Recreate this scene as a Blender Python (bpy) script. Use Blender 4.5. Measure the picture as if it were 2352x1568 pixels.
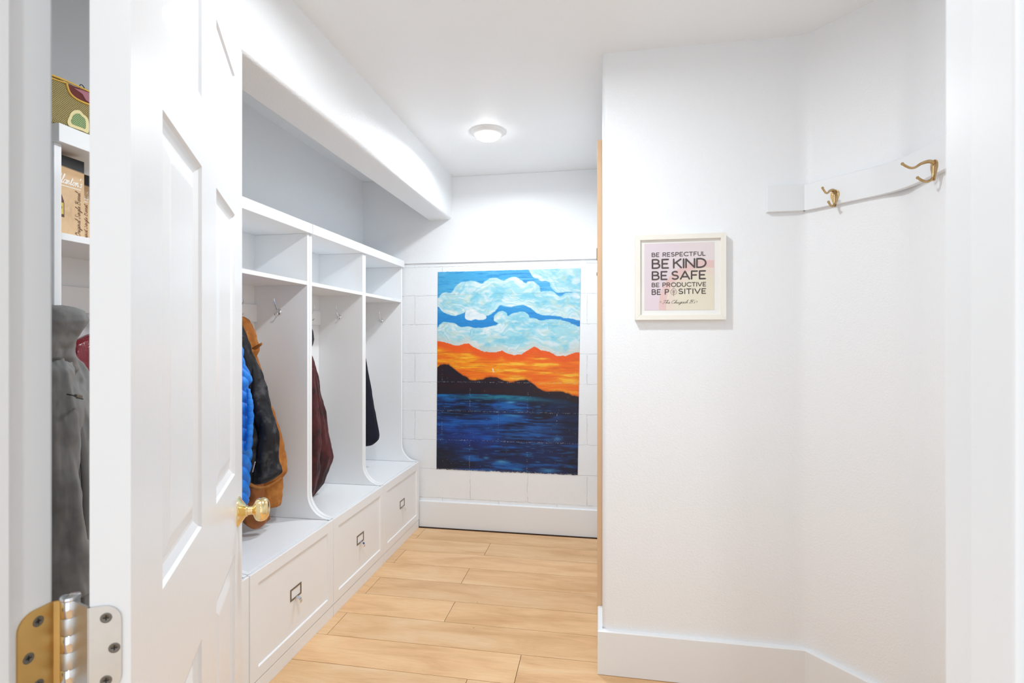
import bpy, math, random
import numpy as np
from mathutils import Vector, noise as mnoise

# ------------------------------------------------------------------ clear
for o in list(bpy.data.objects):
    bpy.data.objects.remove(o, do_unlink=True)
S = bpy.context.scene
COL = S.collection
random.seed(7)
rng = np.random.default_rng(11)

# ------------------------------------------------------------------ camera
W, H = 2352, 1568
FPX, YAW, HOR, CH = 1184.0, math.radians(9.68), 779.0, 1.31
cd = bpy.data.cameras.new('camera'); cam = bpy.data.objects.new('camera', cd); COL.objects.link(cam)
cd.sensor_width = 36.0; cd.lens = 36.0 * FPX / W
cd.shift_y = (HOR - H / 2) / W
cd.clip_start = 0.02
cam.location = (0, 0, CH); cam.rotation_euler = (math.pi / 2, 0, YAW)
cd.dof.use_dof = True; cd.dof.focus_distance = 2.4; cd.dof.aperture_fstop = 9.0
S.camera = cam

# ------------------------------------------------------------------ world, lights, exposure
wd = bpy.data.worlds.new('world'); S.world = wd; wd.use_nodes = True
wd.node_tree.nodes['Background'].inputs[0].default_value = (0.90, 0.96, 1.01, 1)
wd.node_tree.nodes['Background'].inputs[1].default_value = 1.45
S.view_settings.view_transform = 'Standard'
S.view_settings.look = 'None'
S.view_settings.gamma = 1.0
S.view_settings.use_curve_mapping = False
S.view_settings.exposure = -0.05
S.cycles.max_bounces = 16; S.cycles.diffuse_bounces = 10; S.cycles.glossy_bounces = 6

ROOM_LAMP_W, ENTRY_LAMP_W, HALL_FILL_W = 13.2, 16.3, 10.5
LCOL = (0.922, 0.978, 1.02)
def disk_light(name, loc, r, watts, spread=180):
    l = bpy.data.lights.new(name, 'AREA'); l.shape = 'DISK'; l.size = 2 * r; l.energy = watts
    l.color = LCOL; l.spread = math.radians(spread)
    o = bpy.data.objects.new(name, l); COL.objects.link(o); o.location = loc
    return o

# ------------------------------------------------------------------ helpers
def srgb(r, g, b):
    f = lambda c: (c / 12.92) if c <= 0.04045 else ((c + 0.055) / 1.055) ** 2.4
    return (f(r / 255), f(g / 255), f(b / 255), 1)

def ray(u, v):
    r = (u - 1176) / FPX; z = (HOR - v) / FPX
    return Vector((r * math.cos(YAW) - math.sin(YAW), r * math.sin(YAW) + math.cos(YAW), z))
def aty(u, v, y):
    d = ray(u, v); t = y / d.y
    return Vector((d.x * t, d.y * t, CH + d.z * t))

class MB:
    def __init__(self):
        self.v = []; self.f = []
    def add(self, vs, fs):
        n = len(self.v); self.v += [tuple(p) for p in vs]; self.f += [tuple(i + n for i in f) for f in fs]; return self
    def box(self, x0, x1, y0, y1, z0, z1):
        vs = [(x0, y0, z0), (x1, y0, z0), (x1, y1, z0), (x0, y1, z0), (x0, y0, z1), (x1, y0, z1), (x1, y1, z1), (x0, y1, z1)]
        return self.add(vs, [(0, 3, 2, 1), (4, 5, 6, 7), (0, 1, 5, 4), (1, 2, 6, 5), (2, 3, 7, 6), (3, 0, 4, 7)])
    def prism(self, poly, a0, a1, axis='y'):
        """poly: 2-D points; axis 'y': (x,z) extruded in y; 'x': (y,z) in x; 'z': (x,y) in z"""
        n = len(poly)
        def P(p, a):
            return {'y': (p[0], a, p[1]), 'x': (a, p[0], p[1]), 'z': (p[0], p[1], a)}[axis]
        vs = [P(p, a0) for p in poly] + [P(p, a1) for p in poly]
        fs = [tuple(range(n)), tuple(range(2 * n - 1, n - 1, -1))]
        fs += [(i, i + n, (i + 1) % n + n, (i + 1) % n) for i in range(n)]
        return self.add(vs, fs)
    def tube(self, pts, rad, seg=10, closed=False, flat=1.0):
        pts = [Vector(p) for p in pts]; n = len(pts)
        if not hasattr(rad, '__len__'): rad = [rad] * n
        up = Vector((0.01, 0.02, 1)); vs = []; prev = None
        for i, p in enumerate(pts):
            a = pts[(i - 1) % n] if (closed or i > 0) else p
            b = pts[(i + 1) % n] if (closed or i < n - 1) else p
            t = (b - a).normalized()
            if prev is None:
                x = t.cross(up)
                if x.length < 1e-3: x = t.cross(Vector((0, 1, 0)))
                x.normalize()
            else:
                x = prev - t * prev.dot(t); x.normalize()
            prev = x; y = t.cross(x)
            for k in range(seg):
                an = 2 * math.pi * k / seg
                vs.append(p + x * math.cos(an) * rad[i] + y * math.sin(an) * rad[i] * flat)
        fs = []
        m = n if closed else n - 1
        for i in range(m):
            j = (i + 1) % n
            for k in range(seg):
                k2 = (k + 1) % seg
                fs.append((i * seg + k, i * seg + k2, j * seg + k2, j * seg + k))
        if not closed:
            fs.append(tuple(range(seg - 1, -1, -1))); fs.append(tuple((n - 1) * seg + k for k in range(seg)))
        return self.add(vs, fs)
    def lathe(self, prof, origin, axis, seg=32):
        """prof: (radius, distance along axis)"""
        ax = Vector(axis).normalized(); o = Vector(origin)
        x = ax.cross(Vector((0, 0, 1)))
        if x.length < 1e-3: x = Vector((1, 0, 0))
        x.normalize(); y = ax.cross(x)
        vs = []
        for r, d in prof:
            for k in range(seg):
                an = 2 * math.pi * k / seg
                vs.append(o + ax * d + (x * math.cos(an) + y * math.sin(an)) * max(r, 1e-5))
        fs = []
        for i in range(len(prof) - 1):
            for k in range(seg):
                k2 = (k + 1) % seg
                fs.append((i * seg + k, i * seg + k2, (i + 1) * seg + k2, (i + 1) * seg + k))
        fs.append(tuple(range(seg - 1, -1, -1))); fs.append(tuple((len(prof) - 1) * seg + k for k in range(seg)))
        return self.add(vs, fs)
    def build(self, name, mat, parent=None, local=False, bevel=0, smooth=None, label=None, fix=True):
        me = bpy.data.meshes.new(name)
        off = Vector((0, 0, 0))
        if parent is not None and not local: off = WPOS[parent.name]
        me.from_pydata([tuple(Vector(p) - off) for p in self.v], [], self.f)
        me.update()
        o = bpy.data.objects.new(name, me); COL.objects.link(o)
        if parent is not None: o.parent = parent
        WPOS[o.name] = off
        me.materials.append(mat)
        if fix:
            import bmesh
            bm = bmesh.new(); bm.from_mesh(me); bmesh.ops.recalc_face_normals(bm, faces=bm.faces); bm.to_mesh(me); bm.free()
        if smooth is not None:
            me.shade_smooth()
            if smooth < 180: me.set_sharp_from_angle(angle=math.radians(smooth))
        if bevel:
            b = o.modifiers.new('bevel', 'BEVEL'); b.width = bevel; b.segments = 2; b.limit_method = 'ANGLE'; b.angle_limit = math.radians(40)
        if label: o['label'] = label
        return o
WPOS = {}
def thing(name, label, cat, loc=(0, 0, 0), group=None, rotz=0):
    o = bpy.data.objects.new(name, None); COL.objects.link(o)
    o.empty_display_size = 0.05
    o.location = loc; o.rotation_euler = (0, 0, rotz); WPOS[o.name] = Vector(loc)
    o['label'] = label; o['category'] = cat
    if group: o['group'] = group
    return o
def tag(o, label, cat, group=None):
    o['label'] = label; o['category'] = cat
    if group: o['group'] = group
    return o
def struct(o):
    o['kind'] = 'structure'; return o

def catmull(pts, n=8):
    P = [Vector(p) for p in pts]; out = []
    for i in range(len(P) - 1):
        p0 = P[max(i - 1, 0)]; p1 = P[i]; p2 = P[i + 1]; p3 = P[min(i + 2, len(P) - 1)]
        for k in range(n):
            t = k / n
            out.append(0.5 * ((2 * p1) + (p2 - p0) * t + (2 * p0 - 5 * p1 + 4 * p2 - p3) * t * t + (3 * p1 - p0 - 3 * p2 + p3) * t ** 3))
    out.append(P[-1]); return out

# ------------------------------------------------------------------ materials
def mat(name, col, rough=0.5, metal=0.0, bump=0.0, bscale=200, coat=0.0, spec=0.5, detail=3, sheen=0.0, vary=0.0, vscale=4):
    m = bpy.data.materials.new(name); m.use_nodes = True
    nt = m.node_tree; b = nt.nodes['Principled BSDF']
    b.inputs['Base Color'].default_value = col; b.inputs['Roughness'].default_value = rough
    b.inputs['Metallic'].default_value = metal; b.inputs['Specular IOR Level'].default_value = spec
    b.inputs['Coat Weight'].default_value = coat; b.inputs['Sheen Weight'].default_value = sheen
    tc = nt.nodes.new('ShaderNodeTexCoord')
    if vary:
        n2 = nt.nodes.new('ShaderNodeTexNoise'); n2.inputs['Scale'].default_value = vscale; n2.inputs['Detail'].default_value = 3
        nt.links.new(tc.outputs['Object'], n2.inputs['Vector'])
        mx = nt.nodes.new('ShaderNodeMix'); mx.data_type = 'RGBA'
        mx.inputs['A'].default_value = tuple(c * (1 - vary) for c in col[:3]) + (1,)
        mx.inputs['B'].default_value = tuple(min(1, c * (1 + vary)) for c in col[:3]) + (1,)
        nt.links.new(n2.outputs['Fac'], mx.inputs['Factor']); nt.links.new(mx.outputs['Result'], b.inputs['Base Color'])
    if bump:
        n = nt.nodes.new('ShaderNodeTexNoise'); n.inputs['Scale'].default_value = bscale; n.inputs['Detail'].default_value = detail
        nt.links.new(tc.outputs['Object'], n.inputs['Vector'])
        bp = nt.nodes.new('ShaderNodeBump'); bp.inputs['Strength'].default_value = 1.0; bp.inputs['Distance'].default_value = bump
        nt.links.new(n.outputs['Fac'], bp.inputs['Height']); nt.links.new(bp.outputs['Normal'], b.inputs['Normal'])
    return m

M = {}
M['wall'] = mat('wall_paint', (0.845, 0.866, 0.888, 1), 0.42, bump=0.0011, bscale=150, detail=2)
M['ceiling'] = mat('ceiling_paint', (0.885, 0.91, 0.93, 1), 0.5, bump=0.0006, bscale=120, detail=2)
M['trim'] = mat('trim_paint', (0.815, 0.84, 0.865, 1), 0.3, bump=0.00008, bscale=60)
M['door'] = mat('door_paint', (0.775, 0.79, 0.81, 1), 0.26, bump=0.00012, bscale=90)
M['melamine'] = mat('white_melamine', (0.85, 0.868, 0.885, 1), 0.32, bump=0.00003, bscale=300)
M['brass'] = mat('polished_brass', srgb(243, 221, 168), 0.12, 1.0, bump=0.00006, bscale=60)
M['brass_old'] = mat('aged_brass', srgb(192, 164, 120), 0.34, 1.0, bump=0.0005, bscale=160, vary=0.35, vscale=60)
M['brass_leaf'] = mat('brass_leaf', srgb(212, 174, 108), 0.38, 1.0, bump=0.00008, bscale=200, vary=0.12, vscale=40)
M['chrome'] = mat('chrome', (0.78, 0.78, 0.79, 1), 0.08, 1.0)
M['nickel'] = mat('satin_nickel', (0.66, 0.66, 0.65, 1), 0.42, 1.0, bump=0.00005, bscale=300, vary=0.08, vscale=60)
M['pewter'] = mat('pewter', srgb(136, 130, 120), 0.36, 1.0)
M['screw'] = mat('dark_screw', srgb(120, 116, 110), 0.45, 1.0)
M['dark'] = mat('dark_slot', (0.015, 0.014, 0.013, 1), 0.7)
M['casing_wood'] = mat('raw_pine_edge', srgb(216, 180, 142), 0.5, bump=0.0002, bscale=80, vary=0.06, vscale=9)
M['lamp_trim'] = mat('lamp_trim', (0.85, 0.85, 0.85, 1), 0.35)
def emis(name, col, s):
    m = mat(name, (0.9, 0.9, 0.9, 1), 0.4)
    b = m.node_tree.nodes['Principled BSDF']; b.inputs['Emission Color'].default_value = col; b.inputs['Emission Strength'].default_value = s
    return m
M['lens'] = emis('lamp_lens', (1, 0.99, 0.97, 1), 26.0)

def attr_mat(name, rough, bump=0.0, bscale=200, coat=0.0):
    m = mat(name, (1, 1, 1, 1), rough, bump=bump, bscale=bscale, coat=coat)
    a = m.node_tree.nodes.new('ShaderNodeAttribute'); a.attribute_name = 'Col'
    m.node_tree.links.new(a.outputs['Color'], m.node_tree.nodes['Principled BSDF'].inputs['Base Color'])
    return m
def set_col(o, rgb_lin):
    me = o.data; n = len(me.vertices)
    at = me.color_attributes.new('Col', 'FLOAT_COLOR', 'POINT')
    a = np.ones((n, 4), dtype=np.float32); a[:, :3] = rgb_lin
    at.data.foreach_set('color', a.ravel())
def lin(c):
    c = np.clip(np.asarray(c, dtype=float) / 255, 0, 1)
    return np.where(c <= 0.04045, c / 12.92, ((c + 0.055) / 1.055) ** 2.4)

# ---- wood floor material (plank tint from a per-plank attribute, grain runs along x)
def floor_mat():
    m = bpy.data.materials.new('plank_floor'); m.use_nodes = True; nt = m.node_tree; N = nt.nodes; L = nt.links
    b = N['Principled BSDF']; b.inputs['Roughness'].default_value = 0.42
    tc = N.new('ShaderNodeTexCoord'); at = N.new('ShaderNodeAttribute'); at.attribute_name = 'Col'
    mul = N.new('ShaderNodeVectorMath'); mul.operation = 'SCALE'; mul.inputs['Scale'].default_value = 37.0
    L.new(at.outputs['Color'], mul.inputs[0])
    add = N.new('ShaderNodeVectorMath'); add.operation = 'ADD'
    L.new(tc.outputs['Object'], add.inputs[0]); L.new(mul.outputs[0], add.inputs[1])
    def noise(sx, sy, scale, detail, rough=0.55, dist=0.0):
        mp = N.new('ShaderNodeMapping'); mp.inputs['Scale'].default_value = (sx, sy, 1)
        L.new(add.outputs[0], mp.inputs['Vector'])
        n = N.new('ShaderNodeTexNoise'); n.inputs['Scale'].default_value = scale; n.inputs['Detail'].default_value = detail
        n.inputs['Roughness'].default_value = rough; n.inputs['Distortion'].default_value = dist
        L.new(mp.outputs[0], n.inputs['Vector']); return n
    broad = noise(1.6, 7, 1.5, 4, 0.6, 0.6)
    fine = noise(2.5, 60, 4, 4, 0.6)
    streak = noise(1.0, 16, 2.2, 6, 0.65, 1.0)
    r1 = N.new('ShaderNodeValToRGB'); e = r1.color_ramp.elements
    e[0].position = 0.28; e[0].color = srgb(204, 160, 114); e[1].position = 0.74; e[1].color = srgb(230, 197, 156)
    e.new(0.5).color = srgb(222, 182, 136)
    L.new(broad.outputs['Fac'], r1.inputs['Fac'])
    m1 = N.new('ShaderNodeMix'); m1.data_type = 'RGBA'; m1.blend_type = 'MULTIPLY'; m1.inputs['Factor'].default_value = 0.32
    L.new(r1.outputs['Color'], m1.inputs['A']); r2 = N.new('ShaderNodeValToRGB')
    r2.color_ramp.elements[0].position = 0.3; r2.color_ramp.elements[0].color = (0.72, 0.66, 0.6, 1); r2.color_ramp.elements[1].position = 0.62; r2.color_ramp.elements[1].color = (1.05, 1.04, 1.03, 1)
    L.new(fine.outputs['Fac'], r2.inputs['Fac']); L.new(r2.outputs['Color'], m1.inputs['B'])
    m2 = N.new('ShaderNodeMix'); m2.data_type = 'RGBA'
    r3 = N.new('ShaderNodeValToRGB'); r3.color_ramp.elements[0].position = 0.64; r3.color_ramp.elements[0].color = (0, 0, 0, 1); r3.color_ramp.elements[1].position = 0.78; r3.color_ramp.elements[1].color = (0.7, 0.7, 0.7, 1)
    L.new(streak.outputs['Fac'], r3.inputs['Fac']); L.new(r3.outputs['Color'], m2.inputs['Factor'])
    L.new(m1.outputs['Result'], m2.inputs['A']); m2.inputs['B'].default_value = srgb(176, 112, 66)
    # small specks
    vo = N.new('ShaderNodeTexVoronoi'); vo.inputs['Scale'].default_value = 9; L.new(tc.outputs['Object'], vo.inputs['Vector'])
    lt = N.new('ShaderNodeMath'); lt.operation = 'LESS_THAN'; lt.inputs[1].default_value = 0.022; L.new(vo.outputs['Distance'], lt.inputs[0])
    m3 = N.new('ShaderNodeMix'); m3.data_type = 'RGBA'; L.new(lt.outputs[0], m3.inputs['Factor'])
    L.new(m2.outputs['Result'], m3.inputs['A']); m3.inputs['B'].default_value = srgb(120, 72, 44)
    sep = N.new('ShaderNodeSeparateColor'); L.new(at.outputs['Color'], sep.inputs[0])
    mr = N.new('ShaderNodeMapRange'); mr.inputs['To Min'].default_value = 0.98; mr.inputs['To Max'].default_value = 1.12; L.new(sep.outputs['Red'], mr.inputs['Value'])
    sc = N.new('ShaderNodeVectorMath'); sc.operation = 'SCALE'; L.new(m3.outputs['Result'], sc.inputs[0]); L.new(mr.outputs[0], sc.inputs['Scale'])
    L.new(sc.outputs[0], b.inputs['Base Color'])
    bp = N.new('ShaderNodeBump'); bp.inputs['Distance'].default_value = 0.0004; L.new(fine.outputs['Fac'], bp.inputs['Height']); L.new(bp.outputs['Normal'], b.inputs['Normal'])
    return m
M['floor'] = floor_mat()

def block_mat():
    m = bpy.data.materials.new('painted_block'); m.use_nodes = True; nt = m.node_tree; N = nt.nodes; L = nt.links
    b = N['Principled BSDF']; b.inputs['Roughness'].default_value = 0.5; b.inputs['Base Color'].default_value = (0.84, 0.865, 0.89, 1)
    tc = N.new('ShaderNodeTexCoord')
    sx = N.new('ShaderNodeSeparateXYZ'); L.new(tc.outputs['Object'], sx.inputs[0])
    ax = N.new('ShaderNodeMath'); ax.operation = 'ADD'; ax.inputs[1].default_value = 2.077 + 4; L.new(sx.outputs['X'], ax.inputs[0])
    az = N.new('ShaderNodeMath'); az.operation = 'SUBTRACT'; az.inputs[1].default_value = 0.009 - 4 * 0.2014; L.new(sx.outputs['Z'], az.inputs[0])
    wob = N.new('ShaderNodeTexNoise'); wob.inputs['Scale'].default_value = 18; wob.inputs['Detail'].default_value = 4; L.new(tc.outputs['Object'], wob.inputs['Vector'])
    ws = N.new('ShaderNodeVectorMath'); ws.operation = 'SCALE'; ws.inputs['Scale'].default_value = 0.014; L.new(wob.outputs['Color'], ws.inputs[0])
    cb = N.new('ShaderNodeCombineXYZ'); L.new(ax.outputs[0], cb.inputs['X']); L.new(az.outputs[0], cb.inputs['Y'])
    ad = N.new('ShaderNodeVectorMath'); ad.operation = 'ADD'; L.new(cb.outputs[0], ad.inputs[0]); L.new(ws.outputs[0], ad.inputs[1])
    br = N.new('ShaderNodeTexBrick'); br.inputs['Scale'].default_value = 1.0; br.inputs['Brick Width'].default_value = 0.4; br.inputs['Row Height'].default_value = 0.2014
    br.inputs['Mortar Size'].default_value = 0.0028; br.inputs['Mortar Smooth'].default_value = 0.5; br.offset = 0.5; br.offset_frequency = 2
    L.new(ad.outputs[0], br.inputs['Vector'])
    n = N.new('ShaderNodeTexNoise'); n.inputs['Scale'].default_value = 150; n.inputs['Detail'].default_value = 4; L.new(tc.outputs['Object'], n.inputs['Vector'])
    n2 = N.new('ShaderNodeTexNoise'); n2.inputs['Scale'].default_value = 45; n2.inputs['Detail'].default_value = 3; L.new(tc.outputs['Object'], n2.inputs['Vector'])
    gate = N.new('ShaderNodeMapRange'); gate.inputs['From Min'].default_value = 0.30; gate.inputs['From Max'].default_value = 0.6; L.new(n2.outputs['Fac'], gate.inputs['Value'])
    mm = N.new('ShaderNodeMath'); mm.operation = 'MULTIPLY'; L.new(br.outputs['Fac'], mm.inputs[0]); L.new(gate.outputs[0], mm.inputs[1])
    s = N.new('ShaderNodeMath'); s.operation = 'MULTIPLY_ADD'; s.inputs[1].default_value = -2.3; L.new(mm.outputs[0], s.inputs[0]); L.new(n.outputs['Fac'], s.inputs[2])
    bp = N.new('ShaderNodeBump'); bp.inputs['Distance'].default_value = 0.0014; L.new(s.outputs[0], bp.inputs['Height']); L.new(bp.outputs['Normal'], b.inputs['Normal'])
    return m
M['block'] = block_mat()

def fabric(name, col, rough=0.8, bump=0.00018, bscale=900, col2=None, cscale=14, c0=0.45, c1=0.6, fold=0.004, fscale=9, spec=0.3, sheen=0.0):
    m = mat(name, col, rough, spec=spec, sheen=sheen); nt = m.node_tree; N = nt.nodes; L = nt.links; b = N['Principled BSDF']
    tc = N.new('ShaderNodeTexCoord')
    n = N.new('ShaderNodeTexNoise'); n.inputs['Scale'].default_value = bscale; L.new(tc.outputs['Object'], n.inputs['Vector'])
    mp = N.new('ShaderNodeMapping'); mp.inputs['Scale'].default_value = (1, 1, 0.35); L.new(tc.outputs['Object'], mp.inputs['Vector'])
    n2 = N.new('ShaderNodeTexNoise'); n2.inputs['Scale'].default_value = fscale; n2.inputs['Detail'].default_value = 5; n2.inputs['Distortion'].default_value = 0.8; L.new(mp.outputs[0], n2.inputs['Vector'])
    b1 = N.new('ShaderNodeBump'); b1.inputs['Distance'].default_value = fold; L.new(n2.outputs['Fac'], b1.inputs['Height'])
    b2 = N.new('ShaderNodeBump'); b2.inputs['Distance'].default_value = bump; L.new(n.outputs['Fac'], b2.inputs['Height']); L.new(b1.outputs['Normal'], b2.inputs['Normal'])
    L.new(b2.outputs['Normal'], b.inputs['Normal'])
    if col2:
        n3 = N.new('ShaderNodeTexNoise'); n3.inputs['Scale'].default_value = cscale; n3.inputs['Detail'].default_value = 3; L.new(tc.outputs['Object'], n3.inputs['Vector'])
        r = N.new('ShaderNodeValToRGB'); r.color_ramp.elements[0].position = c0; r.color_ramp.elements[0].color = col; r.color_ramp.elements[1].position = c1; r.color_ramp.elements[1].color = col2
        L.new(n3.outputs['Fac'], r.inputs['Fac']); L.new(r.outputs['Color'], b.inputs['Base Color'])
    return m
M['duck'] = fabric('brown_duck_canvas', srgb(158, 98, 44), 0.85, col2=srgb(178, 116, 54), cscale=20)
M['leather'] = fabric('brown_leather', srgb(140, 82, 40), 0.55, col2=srgb(162, 98, 48), cscale=20)
M['camo'] = fabric('black_camouflage', srgb(30, 30, 34), 0.7, col2=srgb(74, 74, 77), cscale=26, c0=0.52, c1=0.72)
M['blue'] = fabric('blue_nylon', srgb(24, 116, 214), 0.45, bump=0.0001, fold=0.003, fscale=22, col2=srgb(38, 136, 232), spec=0.4)
M['maroon'] = fabric('maroon_fabric', srgb(78, 28, 30), 0.75, col2=srgb(50, 18, 20), cscale=12, sheen=0.1)
M['navy'] = fabric('navy_fabric', srgb(17, 19, 36), 0.8, fold=0.002)
M['grey'] = fabric('grey_softshell', srgb(128, 127, 126), 0.8, col2=srgb(138, 137, 136), fold=0.006, fscale=7)
M['grey_seam'] = fabric('grey_seam', srgb(98, 97, 96), 0.85)
M['red'] = fabric('red_sheen_fabric', srgb(118, 10, 32), 0.22, bump=0.0008, bscale=220, fold=0.008, fscale=20, spec=0.7)
M['black'] = mat('black_plastic', (0.012, 0.012, 0.014, 1), 0.4)
M['ink'] = mat('ink', srgb(84, 76, 74), 0.7)
M['frame'] = mat('white_frame', srgb(236, 233, 224), 0.4)
M['matboard'] = mat('mat_board', srgb(232, 231, 228), 0.8)
def glass_mat():
    m = mat('clear_glazing', (1, 1, 1, 1), 0.03); b = m.node_tree.nodes['Principled BSDF']
    b.inputs['Transmission Weight'].default_value = 1.0; b.inputs['IOR'].default_value = 1.1
    return m

# ================================================================== SETTING
CZ = 2.435                      # ceiling height
XL, YB = -1.669, 3.46           # left wall plane, back wall plane
YF, YH = 0.434, 0.345           # front wall room side / hall side
XR = 0.961                      # right side wall near the door

# floor: planks running along x, laid out row by row
def build_floor():
    mb = MB(); cols = []
    p = 0.187; edges = []; y = 3.24 + p
    joints = {0: -1.192, 1: -0.693, 2: -1.192, 3: -0.735, 4: -1.192, 5: -0.713, 6: -1.195, 7: -0.322, 8: -0.504}
    g = 0.0012; xmin, xmax = -1.75, 2.3; k = 0
    while y > -1.8:
        y1 = y; y0 = y - p
        j = joints.get(k, -1.9 + ((k * 0.437) % 1.22)); j0 = j
        while j0 > xmin: j0 -= 1.22
        x = j0
        while x < xmax:
            xa, xb = max(x, xmin), min(x + 1.22, xmax)
            if xb - xa > 0.01:
                n = len(mb.v)
                mb.box(xa + g, xb - g, y0 + g, y1 - g, -0.012, 0.0)
                c = (random.random(), random.random(), random.random()); cols += [c] * 8
            x += 1.22
        y = y0; k += 1
    mb.box(xmin, xmax, y, 3.24 + p + 0.12, -0.05, -0.0035); cols += [(0.5, 0.5, 0.5)] * 8
    o = mb.build('floor', M['floor'], bevel=0.0, fix=False); struct(o)
    me = o.data; me.materials.append(M['plank_gap'])
    for f in me.polygons[-6:]: f.material_index = 1
    set_col(o, np.array(cols)); return o
M['plank_gap'] = mat('plank_gap', srgb(92, 62, 40), 0.8)
build_floor()

# ceiling
struct(MB().box(-1.8, 2.4, -1.9, 3.6, CZ, CZ + 0.1).build('ceiling', M['ceiling']))
# left wall
struct(MB().box(XL - 0.1, XL, YH, 3.6, 0, CZ).build('wall_left', M['wall']))
# back wall: painted block below, boarded wall above a thin reveal
struct(MB().box(XL - 0.1, 0.2, YB, YB + 0.12, 0, 1.829).build('wall_back_lower', M['block']))
mb = MB(); mb.box(XL - 0.1, 0.2, YB - 0.010, YB + 0.12, 1.841, CZ); mb.box(XL - 0.1, 0.2, YB + 0.003, YB + 0.12, 1.829, 1.841)
struct(mb.build('wall_back', M['wall'], bevel=0.003))

# right wall: passage wall, bullnose corner, sign wall, diagonal, side wall - one plan outline
def arc2(c, r, a0, a1, n=6):
    return [(c[0] + r * math.cos(math.radians(a0 + (a1 - a0) * i / n)), c[1] + r * math.sin(math.radians(a0 + (a1 - a0) * i / n))) for i in range(n + 1)]
YS = 2.062
def soft(p0, p1, p2, r=0.03, n=5):
    p0, p1, p2 = Vector(p0), Vector(p1), Vector(p2)
    a = p1 + (p0 - p1).normalized() * r; b = p1 + (p2 - p1).normalized() * r
    return [tuple((a * (1 - t) ** 2 + p1 * 2 * t * (1 - t) + b * t * t)) for t in [i / n for i in range(n + 1)]]
B1 = (0.750, YS); B2 = (XR, 1.826)
path = [(0.010, 3.6)] + arc2((0.030, YS + 0.020), 0.020, 180, 270) + soft((0, YS), B1, B2) + soft(B1, B2, (XR, 0.4)) + [(XR, 0.2)]
outer = [(XR + 0.3, 0.2), (XR + 0.3, 3.6)]
struct(MB().prism(path + outer, 0, CZ, 'z').build('wall_right', M['wall'], smooth=50))

# front wall with the doorway
XJ0, XJ1, DH = -0.560, 0.2615, 2.052
mb = MB()
mb.box(XL - 0.1, XJ0 - 0.018, YH, YF, 0, CZ); mb.box(XJ1 + 0.018, XR + 0.3, YH, YF, 0, CZ); mb.box(XJ0 - 0.018, XJ1 + 0.018, YH, YF, DH + 0.018, CZ)
struct(mb.build('wall_front', M['wall']))
# hall behind the camera
mb = MB()
mb.box(-1.6, -1.5, -1.8, YH, 0, CZ); mb.box(1.5, 1.6, -1.8, YH, 0, CZ)
struct(mb.build('wall_hall', M['wall']))

# door frame (jambs, stops, casings)
df = struct(bpy.data.objects.new('trim_1', None)); COL.objects.link(df); WPOS[df.name] = Vector((0, 0, 0)); df['label'] = 'white painted door frame round the doorway'
JY0, JY1 = 0.330, 0.448
for nm, x0, x1 in (('jamb', XJ0 - 0.018, XJ0), ('jamb', XJ1, XJ1 + 0.018)):
    MB().box(x0, x1, JY0, JY1, 0, DH + 0.018).build(nm, M['trim'], df, bevel=0.003)
MB().box(XJ0, XJ1, JY0, JY1, DH, DH + 0.018).build('head_jamb', M['trim'], df, bevel=0.002)
for x0, x1 in ((XJ0, XJ0 + 0.012), (XJ1 - 0.012, XJ1)):
    MB().box(x0, x1, 0.3616, 0.4006, 0, DH).build('door_stop', M['trim'], df, bevel=0.0025)
MB().box(XJ0 + 0.012, XJ1 - 0.012, 0.3616, 0.4006, DH - 0.012, DH).build('door_stop', M['trim'], df, bevel=0.0025)
for ya, yb in ((YF, YF + 0.013), (YH - 0.014, YH)):
    for x0, x1 in ((XJ0 - 0.078, XJ0 - 0.018), (XJ1 + 0.018, XJ1 + 0.078)):
        MB().box(x0, x1, ya, yb, 0, DH + 0.078).build('casing', M['trim'], df, bevel=0.004)
    MB().box(XJ0 - 0.018, XJ1 + 0.018, ya, yb, DH + 0.018, DH + 0.078).build('casing', M['trim'], df, bevel=0.004)

# beam below the ceiling, over the locker fronts
prof = [(-1.171, CZ), (-1.171, 2.139)] + [(-1.012 - 0.022 + 0.022 * math.sin(math.radians(a)), 2.139 + 0.022 - 0.022 * math.cos(math.radians(a))) for a in range(0, 91, 15)] + [(-1.008, CZ)]
struct(MB().prism(prof, YF, YB, 'y').build('trim_2', M['wall'], smooth=50))

# baseboards
def board_prof(t, h, e=0.004):
    return [(0, 0), (t, 0), (t, h - e), (t - e, h), (0, h)]
mb = MB(); mb.prism([(YB, 0.003), (YB - 0.016, 0.003), (YB - 0.016, 0.179), (YB - 0.013, 0.183), (YB, 0.183)], -1.245, 0.01, 'x')
struct(mb.build('baseboard_back', M['trim'], smooth=30))
def path_board(pts, t, h, z0=0.0):
    """band of thickness t on the left of the path"""
    P = [Vector(p) for p in pts]; out = []
    for i, p in enumerate(P):
        a = (P[i] - P[i - 1]).normalized() if i > 0 else (P[1] - P[0]).normalized()
        b = (P[i + 1] - P[i]).normalized() if i < len(P) - 1 else a
        m = (a + b).normalized(); nrm = Vector((m.y, -m.x)); k = 1 / max(0.3, nrm.dot(Vector((a.y, -a.x))))
        out.append(p + nrm * t * k)
    mb = MB()
    n = len(P)
    vs = []
    for z, side in ((z0, 0), (z0, 1), (h - 0.004, 1), (h, 0.75), (h, 0)):
        for i in range(n):
            q = P[i].lerp(out[i], side); vs.append((q.x, q.y, z))
    fs = []
    for r in range(5):
        r2 = (r + 1) % 5
        for i in range(n - 1): fs.append((r * n + i, r * n + i + 1, r2 * n + i + 1, r2 * n + i))
    fs.append(tuple(r * n for r in range(5))); fs.append(tuple(r * n + n - 1 for r in reversed(range(5))))
    mb.add(vs, fs); return mb
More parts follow.
